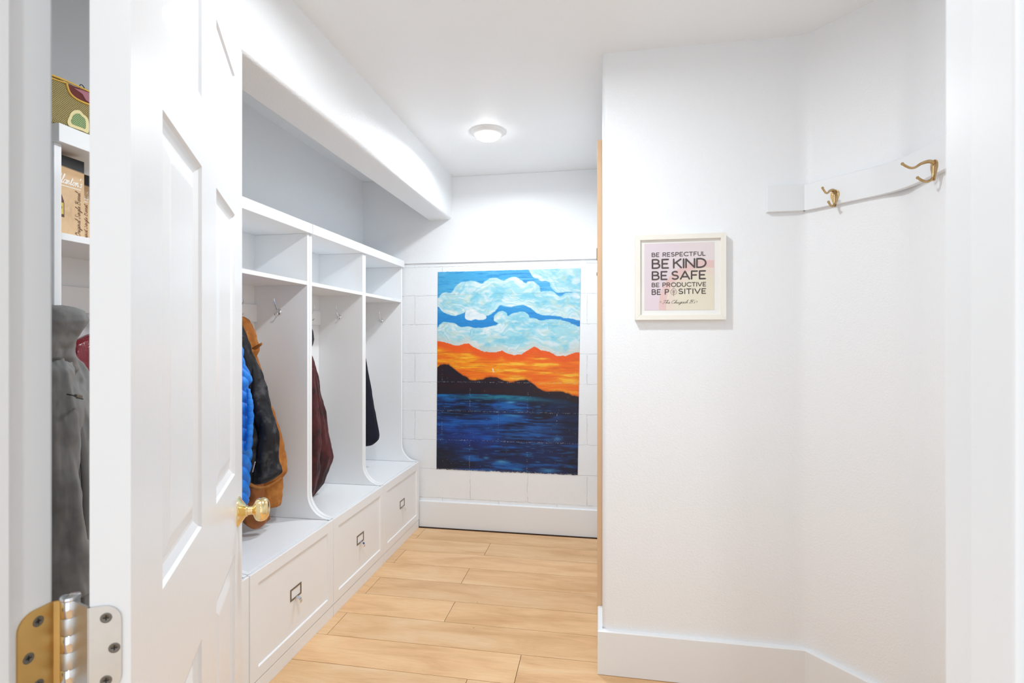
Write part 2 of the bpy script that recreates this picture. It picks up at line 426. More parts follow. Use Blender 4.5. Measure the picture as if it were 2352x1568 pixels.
struct(path_board([(0.010, 2.235), (0.010, YS), B1, B2, (XR, YF + 0.0)], 0.0195, 0.172, 0.002).build('baseboard_right', M['trim'], smooth=30))

# raw wood door casing in the passage, its edge towards the doorway
cs = struct(MB().box(-0.0115, 0.010, 2.236, 2.300, 0.0, 2.163).build('trim_3', M['casing_wood'], bevel=0.0015))
cs['label'] = 'pale unpainted wood door casing seen edge on'
for z, hh in ((1.655, 0.05), (1.588, 0.012)):
    MB().box(-0.0145, -0.0112, 2.262, 2.288, z, z + hh).build('latch_plate', M['pewter'], cs, bevel=0.001)

# ================================================================== CEILING LIGHTS
def ceiling_light(x, y, label, watts, spread=180):
    t = thing('ceiling_light', label, 'ceiling light', (x, y, CZ), 'round ceiling lights')
    MB().lathe([(0.094, 0), (0.094, 0.003), (0.088, 0.010), (0.070, 0.020), (0.062, 0.024), (0.062, 0.020), (0.0, 0.020)], (x, y, CZ), (0, 0, -1), 48).build('trim_ring', M['lamp_trim'], t, smooth=60)
    MB().lathe([(0.061, 0.018), (0.061, 0.030), (0.052, 0.036), (0.03, 0.039), (0.0, 0.040)], (x, y, CZ), (0, 0, -1), 48).build('diffuser', M['lens'], t, smooth=60)
    disk_light('lamp_light', (x, y, CZ - 0.044), 0.056, watts, spread)
ceiling_light(-0.600, 2.735, 'round white ceiling downlight glowing above the lockers', ROOM_LAMP_W, 168)
ceiling_light(-0.350, 1.25, 'round white ceiling downlight just inside the doorway, above the open door', ENTRY_LAMP_W, 178)
ceiling_light(0.10, -0.75, 'unseen white downlight added out in the hall as fill light', HALL_FILL_W)  # added lamp, unseen behind the camera: soft fill through the doorway

# ================================================================== LOCKERS
def coat_hook(t, base, out, material, big=False):
    """two-prong hook; base point on the surface, out = horizontal unit vector away from it"""
    base = Vector(base); out = Vector(out).normalized(); side = Vector((out.y, -out.x, 0))
    P = lambda y, z, s=0: base + out * y + Vector((0, 0, z)) + side * s
    mb = MB()
    if big:
        prof = [(-0.030, 0.0035), (-0.020, 0.005), (-0.008, 0.009), (0.006, 0.014), (0.016, 0.0145), (0.024, 0.011), (0.029, 0.005)]
        fr = [P(0.0035, z, s) for z, s in prof] + [P(0.0035, z, -s) for z, s in reversed(prof)]
        bk = [P(0.0, z, s * 1.08) for z, s in prof] + [P(0.0, z, -s * 1.08) for z, s in reversed(prof)]
        n = len(fr); mb.add(fr + bk, [tuple(range(n)), tuple(range(2 * n - 1, n - 1, -1))] + [(i, (i + 1) % n, (i + 1) % n + n, i + n) for i in range(n)])
        up = catmull([P(0.001, 0.020), P(0.014, 0.026), P(0.034, 0.021), P(0.050, 0.011), P(0.062, 0.010), P(0.074, 0.016), P(0.083, 0.023)], 5)
        mb.tube(up, [0.0062 - 0.0028 * min(1, i / 14) for i in range(len(up))], 10)
        dn = catmull([P(0.002, 0.012), P(0.003, -0.012), P(0.007, -0.024), P(0.018, -0.031), P(0.030, -0.029), P(0.044, -0.019)], 5)
        mb.tube(dn, [0.0045 - 0.0009 * min(1, i / 12) for i in range(len(dn))], 10)
        for q in (up[-1], dn[-1]): mb.lathe([(0.0, -0.0046), (0.003, -0.0035), (0.0044, 0), (0.003, 0.0035), (0.0, 0.0046)], q, (0, 0, 1), 10)
        for s in (-0.0075, 0.0075): mb.lathe([(0.0028, 0), (0.0028, 0.0044), (0.0, 0.0048)], P(0, 0.012, s), out, 10)
    else:
        mb.lathe([(0.0150, 0.0), (0.0150, 0.003), (0.012, 0.007), (0.006, 0.010), (0.0, 0.011)], base, out, 18)
        up = catmull([P(0.008, 0.002), P(0.018, 0.012), P(0.030, 0.030), P(0.038, 0.048), P(0.040, 0.062)], 5)
        mb.tube(up, [0.0035 - 0.0012 * min(1, i / 12) for i in range(len(up))], 8)
        dn = catmull([P(0.008, -0.003), P(0.020, -0.014), P(0.031, -0.016), P(0.038, -0.008)], 5)
        mb.tube(dn, 0.0026, 8)
    return mb.build('coat_hook', material, t, smooth=40)

def locker(y0, y1, label, capgap0=0.001, capgap1=0.001):
    XBk, XBf = -1.650, -1.262
    t = thing('mudroom_locker', label, 'locker', (-1.45, (y0 + y1) / 2, 0), 'white mudroom lockers along the left wall')
    a, b = y0 + 0.0018, y1 - 0.0018
    mb = MB(); mb.box(XBk, XBf, a, a + 0.018, 0, 0.441).box(XBk, XBf, b - 0.018, b, 0, 0.441).box(XBk, XBf, a + 0.018, b - 0.018, 0.06, 0.075)
    mb.box(XBk, XBk + 0.006, a + 0.018, b - 0.018, 0.075, 0.441)
    mb.build('bench_cabinet', M['melamine'], t)
    MB().box(XBk, -1.2635, a, b, 0.441, 0.459).build('bench_seat', M['melamine'], t, bevel=0.0015)
    MB().box(XBf, -1.2445, a, b, 0.0, 0.0525).build('toe_kick', M['melamine'], t, bevel=0.001)
    # shaker drawer front: frame with sloped edge down to a flat panel
    xf = -1.243; mb = MB(); z0, z1 = 0.0555, 0.4575
    def ring(i, d, yy0, yy1, zz0, zz1): return [(xf - d, yy0 + i, zz0 + i), (xf - d, yy1 - i, zz0 + i), (xf - d, yy1 - i, zz1 - i), (xf - d, yy0 + i, zz1 - i)]
    iy0, iy1, iz0, iz1 = a + 0.047, b - 0.047, 0.100, 0.4115
    R = [ring(0, 0.019, a, b, z0, z1), ring(0, 0.0015, a, b, z0, z1), ring(0.0015, 0, a, b, z0, z1), ring(0, 0, iy0, iy1, iz0, iz1), ring(0.0035, 0.0065, iy0, iy1, iz0, iz1)]
    vs = [p for r in R for p in r]; fs = [(0, 3, 2, 1)]
    for r in range(4):
        for k in range(4): fs.append((r * 4 + k, r * 4 + (k + 1) % 4, (r + 1) * 4 + (k + 1) % 4, (r + 1) * 4 + k))
    fs.append((16, 17, 18, 19)); mb.add(vs, fs)
    dr = mb.build('drawer', M['melamine'], t)
    # label holder with curved pull
    yc = (y0 + y1) / 2 - 0.001; zc = 0.2585; xp = xf - 0.0065; mb = MB(); fy, fz, w = 0.039, 0.0245, 0.0065
    mb.box(xp, xp + 0.0022, yc - fy, yc - fy + w, zc - fz, zc + fz).box(xp, xp + 0.0022, yc + fy - w, yc + fy, zc - fz, zc + fz)
    mb.box(xp, xp + 0.0022, yc - fy + w, yc + fy - w, zc + fz - w, zc + fz).box(xp, xp + 0.0022, yc - fy + w, yc + fy - w, zc - fz, zc - fz + w)
    for s in (-1, 1): mb.lathe([(0.0018, 0), (0.0018, 0.0032), (0.0, 0.0036)], (xp, yc + s * (fy - w / 2), zc), (1, 0, 0), 10)
    lh = mb.build('label_holder', M['pewter'], dr, bevel=0.0004, label='pewter label holder')
    WPOS[lh.name] = WPOS[t.name]
    pts = catmull([(xp + 0.001, yc, zc - fz + 0.004), (xp + 0.010, yc, zc - fz + 0.004), (xp + 0.020, yc, zc - fz - 0.002), (xp + 0.024, yc, zc - fz - 0.012), (xp + 0.022, yc, zc - fz - 0.019)], 5)
    mb = MB(); vs = []
    for i, p in enumerate(pts):
        hw = 0.0085 - 0.0015 * i / len(pts)
        tt = (pts[min(i + 1, len(pts) - 1)] - pts[max(i - 1, 0)]).normalized(); nn = Vector((-tt.z, 0, tt.x))
        for s, q in ((-1, 0.0013), (1, 0.0013), (1, -0.0013), (-1, -0.0013)): vs.append(p + Vector((0, s * hw, 0)) + nn * q)
    fs = [(0, 1, 2, 3)]
    for i in range(len(pts) - 1):
        for k in range(4): fs.append((i * 4 + k, i * 4 + (k + 1) % 4, (i + 1) * 4 + (k + 1) % 4, (i + 1) * 4 + k))
    n = len(pts) - 1; fs.append((n * 4 + 3, n * 4 + 2, n * 4 + 1, n * 4)); mb.add(vs, fs)
    mb.build('pull', M['chrome'], lh, smooth=50, label='curved chrome pull')
    # side panels sweeping forward to the bench front
    prof = [(-1.650, 0.460), (-1.252, 0.460)] + [(-1.252 - 0.114 * math.sin(math.radians(q)), 0.460 + 0.003 + 0.114 - 0.114 * math.cos(math.radians(q))) for q in range(0, 91, 9)] + [(-1.366, 1.812), (-1.650, 1.812)]
    for ya, yb in ((a, a + 0.0185), (b - 0.0185, b)):
        MB().prism(prof, ya, yb, 'y').build('side_panel', M['melamine'], t, bevel=0.0018, smooth=30)
    MB().box(-1.650, -1.644, a + 0.0185, b - 0.0185, 0.460, 1.812).build('back_panel', M['melamine'], t)
    MB().box(-1.644, -1.3665, a + 0.0185, b - 0.0185, 1.567, 1.585).build('shelf', M['melamine'], t, bevel=0.001)
    MB().box(-1.650, -1.350, y0 + capgap0, y1 - capgap1, 1.8122, 1.859).build('top', M['melamine'], t, bevel=0.0015)
    MB().box(-1.644, -1.630, a + 0.0185, b - 0.0185, 1.394, 1.476).build('hook_rail', M['melamine'], t, bevel=0.001)
    coat_hook(t, (-1.512, b - 0.0185, 1.440), (0, -1, 0), M['chrome'])
    for s in (-0.13, 0.13): coat_hook(t, (-1.630, (y0 + y1) / 2 + s, 1.435), (1, 0, 0), M['chrome'])
    return t
LY = [1.093, 1.670, 2.264, 2.842, 3.437]
locker(LY[0], LY[1], 'white mudroom locker behind the open door, holding cartons and the grey jacket')
locker(LY[1], LY[2], 'white mudroom locker beside the door knob, holding the blue and black coats', capgap1=0.0025)
locker(LY[2], LY[3], 'white mudroom locker with the maroon coat, third from the doorway', capgap0=0.0025)
locker(LY[3], LY[4], 'white mudroom locker with the navy garment, against the back wall')

# ================================================================== DOOR
DA = math.atan2(0.8652, -0.5015)
door = struct(bpy.data.objects.new('door_1', None)); COL.objects.link(door); door.location = (-0.480, 0.4609, 0); door.rotation_euler = (0, 0, DA)
door['label'] = 'open white six-panel door with a brass knob'
WPOS[door.name] = Vector((0, 0, 0))
def door_leaf():
    mb = MB(); T = 0.035
    xs = [0, 0.115, 0.343, 0.470, 0.700, 0.814]; zs = [0.012, 0.235, 0.813, 0.998, 1.597, 1.710, 1.918, 2.030]
    offs = [(0.0, 0.0), (0.004, 0.0045), (0.017, 0.0095), (0.022, 0.0095), (0.047, 0.0035), (0.051, 0.0030)]
    for face in (0, 1):
        Y = (lambda d: d) if face == 0 else (lambda d: T - d)
        for i in range(5):
            for k in range(7):
                x0, x1, z0, z1 = xs[i], xs[i + 1], zs[k], zs[k + 1]
                if i in (1, 3) and k in (1, 3, 5):
                    vs = []; fs = []
                    for o_, d in offs: vs += [(x0 + o_, Y(d), z0 + o_), (x1 - o_, Y(d), z0 + o_), (x1 - o_, Y(d), z1 - o_), (x0 + o_, Y(d), z1 - o_)]
                    for r in range(len(offs) - 1):
                        for q in range(4): fs.append((r * 4 + q, r * 4 + (q + 1) % 4, (r + 1) * 4 + (q + 1) % 4, (r + 1) * 4 + q))
                    n = (len(offs) - 1) * 4; fs.append((n, n + 1, n + 2, n + 3))
                else:
                    vs = [(x0, Y(0), z0), (x1, Y(0), z0), (x1, Y(0), z1), (x0, Y(0), z1)]; fs = [(0, 1, 2, 3)]
                if face: fs = [tuple(reversed(f)) for f in fs]
                mb.add(vs, fs)
    x0, x1, z0, z1 = xs[0], xs[-1], zs[0], zs[-1]
    mb.add([(x0, 0, z0), (x1, 0, z0), (x1, 0, z1), (x0, 0, z1), (x0, T, z0), (x1, T, z0), (x1, T, z1), (x0, T, z1)],
           [(0, 3, 7, 4), (1, 5, 6, 2), (0, 4, 5, 1), (3, 2, 6, 7)])
    return mb
door_leaf().build('door_leaf', M['door'], door, local=True, fix=False)
# knob (both sides) built on the local -y / +y faces
for sgn, y in ((-1, 0.0), (1, 0.035)):
    o = (0.752, y, 0.896)
    kn = MB().lathe([(0.0355, 0), (0.0355, 0.0015), (0.033, 0.0035), (0.026, 0.008), (0.018, 0.0135), (0.0135, 0.017), (0.0135, 0.0195), (0.0105, 0.0205), (0.0102, 0.031),
                (0.0125, 0.033), (0.019, 0.0355), (0.0245, 0.039), (0.0275, 0.045), (0.0282, 0.051), (0.0272, 0.057), (0.0240, 0.0625), (0.0175, 0.0665), (0.008, 0.0685), (0.0, 0.069)], o, (0, sgn, 0), 40)
    kn.build('door_knob', M['brass'], door, local=True, smooth=50, label='polished brass door knob')
MB().box(0.812, 0.8155, 0.005, 0.030, 0.868, 0.924).build('latch_plate', M['brass'], door, local=True, bevel=0.0008)

# hinges: door leaf on the hinge-edge, jamb leaf on the jamb, knuckles on the pin
def rrect(w, h, r, n=6, left=False):
    """plate outline 0..w by 0..h with two rounded corners on the far side"""
    pts = [(0, 0)]
    pts += [(w - r + r * math.sin(math.radians(a)), r - r * math.cos(math.radians(a))) for a in range(0, 91, 15)]
    pts += [(w - r + r * math.cos(math.radians(a)), h - r + r * math.sin(math.radians(a))) for a in range(0, 91, 15)]
    return pts + [(0, h)]
def hinge(zc, label=None):
    hgt = 0.0889; z0 = zc - hgt / 2
    PIN = Vector((-0.5470, 0.4545))
    Q = Vector((-0.480, 0.4609)) - Vector((0.8652, 0.5015)) * 0.035    # far corner of the hinge edge
    e = Vector((0.8652, 0.5015)); dn = Vector((0.5015, -0.8652))       # along the edge face / out of the edge face
    t = MB()
    t.tube([(PIN.x, PIN.y, z0 - 0.002), (PIN.x, PIN.y, z0 + hgt + 0.002)], 0.0035, 14)
    t.lathe([(0.0086, 0), (0.0092, 0.001), (0.0086, 0.0035), (0.004, 0.0050), (0, 0.0052)], (PIN.x, PIN.y, z0 + hgt), (0, 0, 1), 20)
    t.lathe([(0.0086, 0), (0.0092, 0.001), (0.0086, 0.0035), (0.004, 0.0050), (0, 0.0052)], (PIN.x, PIN.y, z0), (0, 0, -1), 20)
    root = t.build('door_hinge', M['chrome'], door_hinges_parent(), smooth=40)
    # leaf on the door
    def plate(org, ax, nrm, w, r=0.016, th=0.0022):
        pl = rrect(w, hgt, r); n = len(pl); mb = MB()
        v1 = [Vector((org.x + ax.x * a, org.y + ax.y * a, z0 + b)) for a, b in pl]
        v2 = [v + Vector((nrm.x, nrm.y, 0)) * th for v in v1]
        mb.add(v1 + v2, [tuple(range(n)), tuple(range(2 * n - 1, n - 1, -1))] + [(i, (i + 1) % n, (i + 1) % n + n, i + n) for i in range(n)])
        return mb
    mb = plate(Q - e * 0.001, e, dn, 0.0285)
    # bridge from the plate to the pin
    a = Q + dn * 0.0011; bvec = (a - PIN)
    dirn = bvec.normalized(); nn = Vector((-dirn.y, dirn.x))
    pa, pb = PIN + dirn * 0.004, a + dirn * 0.001
    for s0, s1 in ((1, 2), (3, 4)):
        mb.prism([tuple(pa - nn * 0.0011), tuple(pb - nn * 0.0011), tuple(pb + nn * 0.0011), tuple(pa + nn * 0.0011)], z0, z0 + hgt, 'z') if s0 == 1 else None
    lf = mb.build('door_side_leaf', M['nickel'], root, label='silver hinge leaf')
    # leaf on the jamb
    jo = Vector((XJ0, 0.4478)); ja = Vector((0, -1)); jn = Vector((1, 0))
    mb = plate(jo, ja, jn, 0.0345)
    a = Vector((XJ0 + 0.0011, 0.4470)); dirn = (a - PIN).normalized(); nn = Vector((-dirn.y, dirn.x)); pa, pb = PIN + dirn * 0.004, a
    mb.prism([tuple(pa - nn * 0.0011), tuple(pb - nn * 0.0011), tuple(pb + nn * 0.0011), tuple(pa + nn * 0.0011)], z0, z0 + hgt, 'z')
    jl = mb.build('jamb_side_leaf', M['brass_leaf'], root, label='brass hinge leaf')
    # knuckles alternate
    kh = hgt / 5
    for k in range(5):
        m_ = M['nickel'] if k % 2 else M['chrome']
        mb = MB(); mb.lathe([(0.0078, 0.0002), (0.0083, 0.0008), (0.0083, kh - 0.0008), (0.0078, kh - 0.0002)], (PIN.x, PIN.y, z0 + k * kh), (0, 0, 1), 22)
        mb.build('knuckle', m_, root, smooth=40)
    def screw(p, nrm):
        mb = MB(); mb.lathe([(0.0052, -0.0008), (0.0052, 0.0003), (0.0042, 0.0006), (0.003, 0.0002), (0.0, 0.0000)], p, nrm, 18)
        s = mb.build('screw', M['screw'], root, smooth=40)
        n3 = Vector(nrm); sx = Vector((-n3.y, n3.x, 0))
        c = MB()
        for d1, d2 in ((sx, Vector((0, 0, 1))), (Vector((0, 0, 1)), sx)):
            p0 = Vector(p) + n3 * 0.0005
            c.add([p0 + d1 * 0.0026 + d2 * 0.0005, p0 - d1 * 0.0026 + d2 * 0.0005, p0 - d1 * 0.0026 - d2 * 0.0005, p0 + d1 * 0.0026 - d2 * 0.0005], [(0, 1, 2, 3)])
        v0 = Vector(p) + n3 * 0.0007
        c.build('screw', M['dark'], root)
    for a, z in ((0.0145, 0.0125), (0.0215, hgt / 2), (0.0145, hgt - 0.0125)):
        q = Q + e * a + dn * 0.0022; screw((q.x, q.y, z0 + z), (dn.x, dn.y, 0))
    for a, z in ((0.0160, 0.0125), (0.0250, hgt / 2), (0.0160, hgt - 0.0125)):
        screw((XJ0 + 0.0022, 0.4478 - a, z0 + z), (1, 0, 0))
    return root
def door_hinges_parent():
    return None
HN = []
for zc in (0.994, 1.83, 0.20):
    h = hinge(zc)
    tag(h, {0.994: 'brass and silver door hinge beside the left edge of the doorway', 1.83: 'upper door hinge near the top of the open white door', 0.20: 'lower door hinge near the floor at the open white door'}[zc], 'hinge', 'hinges of the white door')
    HN.append(h)

# ================================================================== MURAL (paint on the block wall)
def vnoise(x, y, seed=0):
    xi = np.floor(x).astype(int); yi = np.floor(y).astype(int); xf = x - xi; yf = y - yi
    def h(a, b):
        n = (a * 374761393 + b * 668265263 + seed * 974711) & 0x7fffffff
        n = ((n ^ (n >> 13)) * 1274126177) & 0x7fffffff
        return ((n ^ (n >> 16)) & 0xffff) / 65535.0
    sx = xf * xf * (3 - 2 * xf); sy = yf * yf * (3 - 2 * yf)
    return (h(xi, yi) * (1 - sx) + h(xi + 1, yi) * sx) * (1 - sy) + (h(xi, yi + 1) * (1 - sx) + h(xi + 1, yi + 1) * sx) * sy
def fbm(x, y, seed=0, o=4):
    s = 0; a = 0.5; t = 0
    for i in range(o):
        s = s + a * vnoise(x * 2 ** i, y * 2 ** i, seed + i * 17); t += a; a *= 0.55
    return s / t
def inpoly(x, y, P):
    c = np.zeros(x.shape, bool); n = len(P)
    for i in range(n):
        x0, y0 = P[i]; x1, y1 = P[(i + 1) % n]
        if y0 == y1: continue
        k = ((y0 > y) != (y1 > y)) & (x < (x1 - x0) * (y - y0) / (y1 - y0) + x0)
        c ^= k
    return c
def polydist(x, y, P, closed=True):
    d = np.full(x.shape, 1e9); n = len(P)
    for i in range(n if closed else n - 1):
        x0, y0 = P[i]; x1, y1 = P[(i + 1) % n]; dx, dy = x1 - x0, y1 - y0; L = dx * dx + dy * dy + 1e-9
        t = np.clip(((x - x0) * dx + (y - y0) * dy) / L, 0, 1)
        d = np.minimum(d, np.hypot(x - x0 - t * dx, y - y0 - t * dy))
    return d
def mixc(a, b, k):
    return a * (1 - k[..., None]) + np.asarray(b, float) * k[..., None]
def sm(e0, e1, x):
    t = np.clip((x - e0) / (e1 - e0), 0, 1); return t * t * (3 - 2 * t)
def smoothpoly(P, n=6, closed=True):
    P = [Vector((p[0], p[1], 0)) for p in P]; out = []; m = len(P)
    for i in range(m if closed else m - 1):
        p0, p1, p2, p3 = (P[(i - 1) % m], P[i], P[(i + 1) % m], P[(i + 2) % m]) if closed else (P[max(i - 1, 0)], P[i], P[i + 1], P[min(i + 2, m - 1)])
        for k in range(n):
            t = k / n
            q = 0.5 * ((2 * p1) + (p2 - p0) * t + (2 * p0 - 5 * p1 + 4 * p2 - p3) * t * t + (3 * p1 - p0 - 3 * p2 + p3) * t ** 3)
            out.append((q.x, q.y))
    if not closed: out.append((P[-1].x, P[-1].y))
    return out

def paint_mural(a, b):
    """a, b: arrays 0..1 across and down; returns sRGB 0..255. Painting units: 330 wide, 465 high"""
    x0 = a * 330; y0 = b * 465
    x = x0 + (fbm(x0 / 14, y0 / 14, 3) - 0.5) * 5; y = y0 + (fbm(x0 / 14, y0 / 14, 9) - 0.5) * 5
    K = 330 / 2055.0
    def Z(p): # zoomed sketch units of the upper part -> painting units
        top = 95 - 55 * (p[0] - 35) / 2055.0
        return ((p[0] - 35) * K, (p[1] - top) * K * 1.0)
    C1 = [(-20, 480), (40, 470), (90, 420), (160, 390), (240, 385), (290, 320), (370, 250), (480, 228), (600, 232), (690, 262), (740, 220), (820, 188), (920, 190), (1010, 225), (1080, 175), (1180, 160), (1250, 200), (1330, 250), (1360, 225), (1440, 230), (1510, 290), (1530, 370), (1620, 365), (1720, 375), (1810, 430), (1880, 390), (1960, 378), (2080, 400), (2190, 430), (2190, 800), (2090, 780), (1900, 740), (1700, 710), (1540, 700), (1450, 650), (1370, 590), (1290, 565), (1200, 580), (1120, 600), (1030, 590), (960, 575), (920, 640), (860, 690), (770, 722), (700, 720), (560, 650), (470, 660), (400, 700), (300, 728), (220, 722), (110, 680), (60, 620), (-20, 560)]
    C2 = [(440, 740), (450, 670), (500, 635), (560, 632), (620, 660), (690, 690), (755, 730), (740, 770), (660, 795), (600, 785), (530, 800), (460, 785)]
    C3 = [(-40, 940), (40, 900), (80, 850), (160, 828), (250, 835), (320, 865), (400, 895), (480, 885), (560, 890), (640, 910), (760, 890), (880, 870), (930, 840), (880, 800), (872, 740), (920, 690), (980, 658), (1060, 680), (1080, 720), (1140, 680), (1220, 662), (1320, 672), (1370, 710), (1390, 750), (1480, 760), (1540, 780), (1650, 760), (1760, 760), (1880, 780), (1980, 820), (2060, 860), (2190, 900), (2190, 1400), (-40, 1400)]
    C4 = [(1360, -60), (2200, -60), (2200, 420), (1960, 370), (1840, 385), (1740, 370), (1680, 310), (1650, 240), (1540, 220), (1500, 190), (1440, 170), (1390, 110)]
    C1, C2, C3, C4 = [smoothpoly([Z(p) for p in c], 4) for c in (C1, C2, C3, C4)]
    hor = fbm(x0 / 62, y0 / 7.0, 21, 5); hor2 = fbm(x0 / 34, y0 / 3.0, 33, 4)
    # sky
    col = np.zeros(x.shape + (3,)) + np.array((70, 170, 222.0))
    col = mixc(col, (30, 136, 210), sm(40, 135, y)); col = mixc(col, (120, 198, 230), 0.55 * sm(0.5, 0.75, hor) * (1 - sm(60, 120, y)))
    col = mixc(col, (18, 112, 196), 0.5 * sm(0.55, 0.75, hor2))
    # clouds
    def cloud(col, P, seed, white=0.0):
        ins = inpoly(x, y, P); d = polydist(x, y, P)
        sd = np.where(ins, d, -d)
        th = fbm(x0 / 30, y0 / 30, seed + 50, 3) * 7 + x0 / 60
        wx = fbm(x0 / 55, y0 / 45, seed + 60, 3) * 70; wy = fbm(x0 / 50, y0 / 50, seed + 66, 3) * 90
        s1 = fbm((x0 + wx) / 44, (y0 + wy) / 4.2, seed, 4)
        s2 = fbm(x0 / 30, y0 / 20, seed + 5, 3)
        base = np.zeros(x.shape + (3,)) + np.array((162, 216, 228.0))
        base = mixc(base, (222, 234, 238), sm(0.48, 0.70, s1) * 0.85)
        base = mixc(base, (116, 198, 222), sm(0.46, 0.70, s2) * 0.75); base = mixc(base, (226, 232, 236), sm(0.60, 0.78, fbm(x0 / 40, y0 / 14, seed + 31, 3)) * 0.7)
        base = mixc(base, (205, 222, 208), sm(0.56, 0.75, fbm(x0 / 18, y0 / 12, seed + 8, 3)) * 0.5)
        base = mixc(base, (236, 238, 243), white * np.ones(x.shape))
        strokes = (0.5 + 0.5 * np.sin(sd * 0.62 + 14 * fbm(x0 / 46, y0 / 30, seed + 71, 4))) ** 1.5 * np.exp(-np.abs(sd - 7) / 12.0) * sm(0.3, 0.6, s1)
        base = mixc(base, (240, 244, 244), np.clip(strokes * 0.65, 0, 1)); base = mixc(base, (120, 198, 220), np.clip((0.5 + 0.5 * np.sin(sd * 0.62 + 3 + 14 * fbm(x0 / 46, y0 / 30, seed + 71, 4))) * np.exp(-np.abs(sd - 12) / 12.0) * 0.3 * sm(0.3, 0.6, s2), 0, 1))
        rim = np.exp(-((sd - 5.0) / 4.0) ** 2) * (0.25 + 0.75 * s1)
        base = mixc(base, (234, 240, 240), np.clip(rim * 0.5, 0, 1))
        return mixc(col, 0, 0 * sd) * (1 - sm(-0.8, 0.8, sd))[..., None] + base * sm(-0.8, 0.8, sd)[..., None]
    col = cloud(col, C1, 100); col = cloud(col, C4, 140)
    col = cloud(col, C3, 180); col = cloud(col, C2, 220, 0.75)
    # orange band
    oc = [(35, 1100), (160, 1132), (300, 1165), (370, 1168), (440, 1140), (500, 1132), (560, 1180), (680, 1232), (800, 1254), (900, 1250), (990, 1215), (1050, 1255), (1150, 1275), (1270, 1275), (1370, 1205), (1450, 1155), (1540, 1205), (1670, 1228), (1760, 1270), (1900, 1276), (2000, 1240), (2075, 1215)]
    oc = [Z(p) for p in oc]; ox = np.array([p[0] for p in oc]); oy = np.array([p[1] for p in oc])
    yo = np.interp(x, ox, oy)
    col = mixc(col, (232, 214, 200), 0.55 * sm(-22, -2, y - yo) * (y < yo))
    o1 = np.zeros(x.shape + (3,)) + np.array((240, 92, 16.0))
    dy = y - yo
    o1 = mixc(o1, (250, 160, 18), sm(8, 26, dy) * (1 - 0.5 * sm(60, 95, dy)) * (0.35 + 0.65 * sm(0.35, 0.6, hor)) * (1 - 0.35 * sm(0.3, 0.7, a)))
    o1 = mixc(o1, (255, 200, 60), sm(10, 20, dy) * sm(0.56, 0.72, hor) * 0.9 * (1 - sm(45, 80, dy) * 0.6))
    o1 = mixc(o1, (214, 92, 14), sm(0.52, 0.75, hor2) * 0.55 * sm(6, 20, dy))
    col = np.where((y > yo)[..., None], o1, col)
    # mountains; sketch units of the lower part (scale 4.9 per painting unit)
    def Y2(p): return ((p[0] - 25) / 4.87, (p[1] + 0.0) / 4.87 + 165 - 6 * (1 - p[0] / 1600.0) * 0 + 0)
    mt = [(25, 292), (60, 272), (110, 262), (160, 266), (200, 290), (250, 330), (310, 368), (360, 405), (410, 430), (480, 440), (540, 428), (600, 408), (660, 400), (720, 405), (780, 430), (840, 455), (900, 460), (960, 442), (1010, 428), (1060, 430), (1110, 455), (1160, 500), (1220, 542), (1280, 555), (1340, 552), (1400, 548), (1460, 558), (1530, 580), (1605, 605)]
    mb_ = [(25, 600), (300, 592), (600, 590), (900, 600), (1100, 606), (1250, 618), (1400, 628), (1500, 640), (1605, 680)]
    m1 = [Y2(p) for p in mt]; m2 = [Y2(p) for p in mb_]
    mtx, mty = np.array([p[0] for p in m1]), np.array([p[1] for p in m1]); mbx, mby = np.array([p[0] for p in m2]), np.array([p[1] for p in m2])
    ym = np.interp(x, mtx, mty) + (y0 - y) * 0.3; ys = np.interp(x0, mbx, mby) + (y0 - y) * 0.2
    col = mixc(col, (120, 50, 20), 0.5 * sm(-5, 0, y - ym))
    mk = sm(-0.9, 0.6, y - ym)
    mcol = mixc(np.zeros(x.shape + (3,)) + np.array((24, 12, 30.0)), (40, 12, 24), sm(0.45, 0.7, hor))
    col = mixc(col, 0, mk) + mcol * mk[..., None]
    # sea
    ds = y0 - ys
    sea = np.zeros(x.shape + (3,)) + np.array((4, 32, 82.0))
    b1 = fbm(x0 / 80, y0 / 8.0, 61, 5); b2 = fbm(x0 / 24, y0 / 2.6, 71, 3); b3 = fbm(x0 / 60, y0 / 30, 81, 3)
    sea = mixc(sea, (3, 10, 38), 0.85 * sm(0.42, 0.66, b3))
    sea = mixc(sea, (14, 92, 172), 1.0 * sm(0.5, 0.72, b1) * (0.4 + 0.6 * sm(0.6, 0.4, b3)))
    sea = mixc(sea, (30, 120, 180), 0.6 * sm(0.6, 0.78, b2))
    sea = mixc(sea, (10, 66, 190), 0.5 * np.exp(-((a - 0.2) / 0.25) ** 2 - ((b - 0.84) / 0.06) ** 2))
    sea = mixc(sea, (2, 6, 28), 0.85 * np.exp(-((a - 0.04) / 0.14) ** 2 - ((b - 0.96) / 0.10) ** 2)); sea = mixc(sea, (2, 8, 36), 0.8 * np.exp(-((a - 0.95) / 0.13) ** 2 - ((b - 0.74) / 0.14) ** 2))
    sea = mixc(sea, (22, 104, 186), 0.85 * np.exp(-((a - 0.58) / 0.26) ** 2 - ((b - 0.775) / 0.075) ** 2) * sm(0.42, 0.62, fbm(x0 / 60, y0 / 4.0, 63, 4)))
    sea = mixc(sea, (14, 84, 180), 0.8 * np.exp(-((a - 0.22) / 0.22) ** 2 - ((b - 0.775) / 0.05) ** 2) * sm(0.42, 0.62, fbm(x0 / 60, y0 / 5.0, 64, 4)))
    sea = mixc(sea, (26, 130, 150), 0.95 * np.exp(-((ds - 6) / 7.0) ** 2) * np.exp(-((a - 0.48) / 0.34) ** 2) * (0.45 + 0.55 * sm(0.3, 0.6, hor2)))
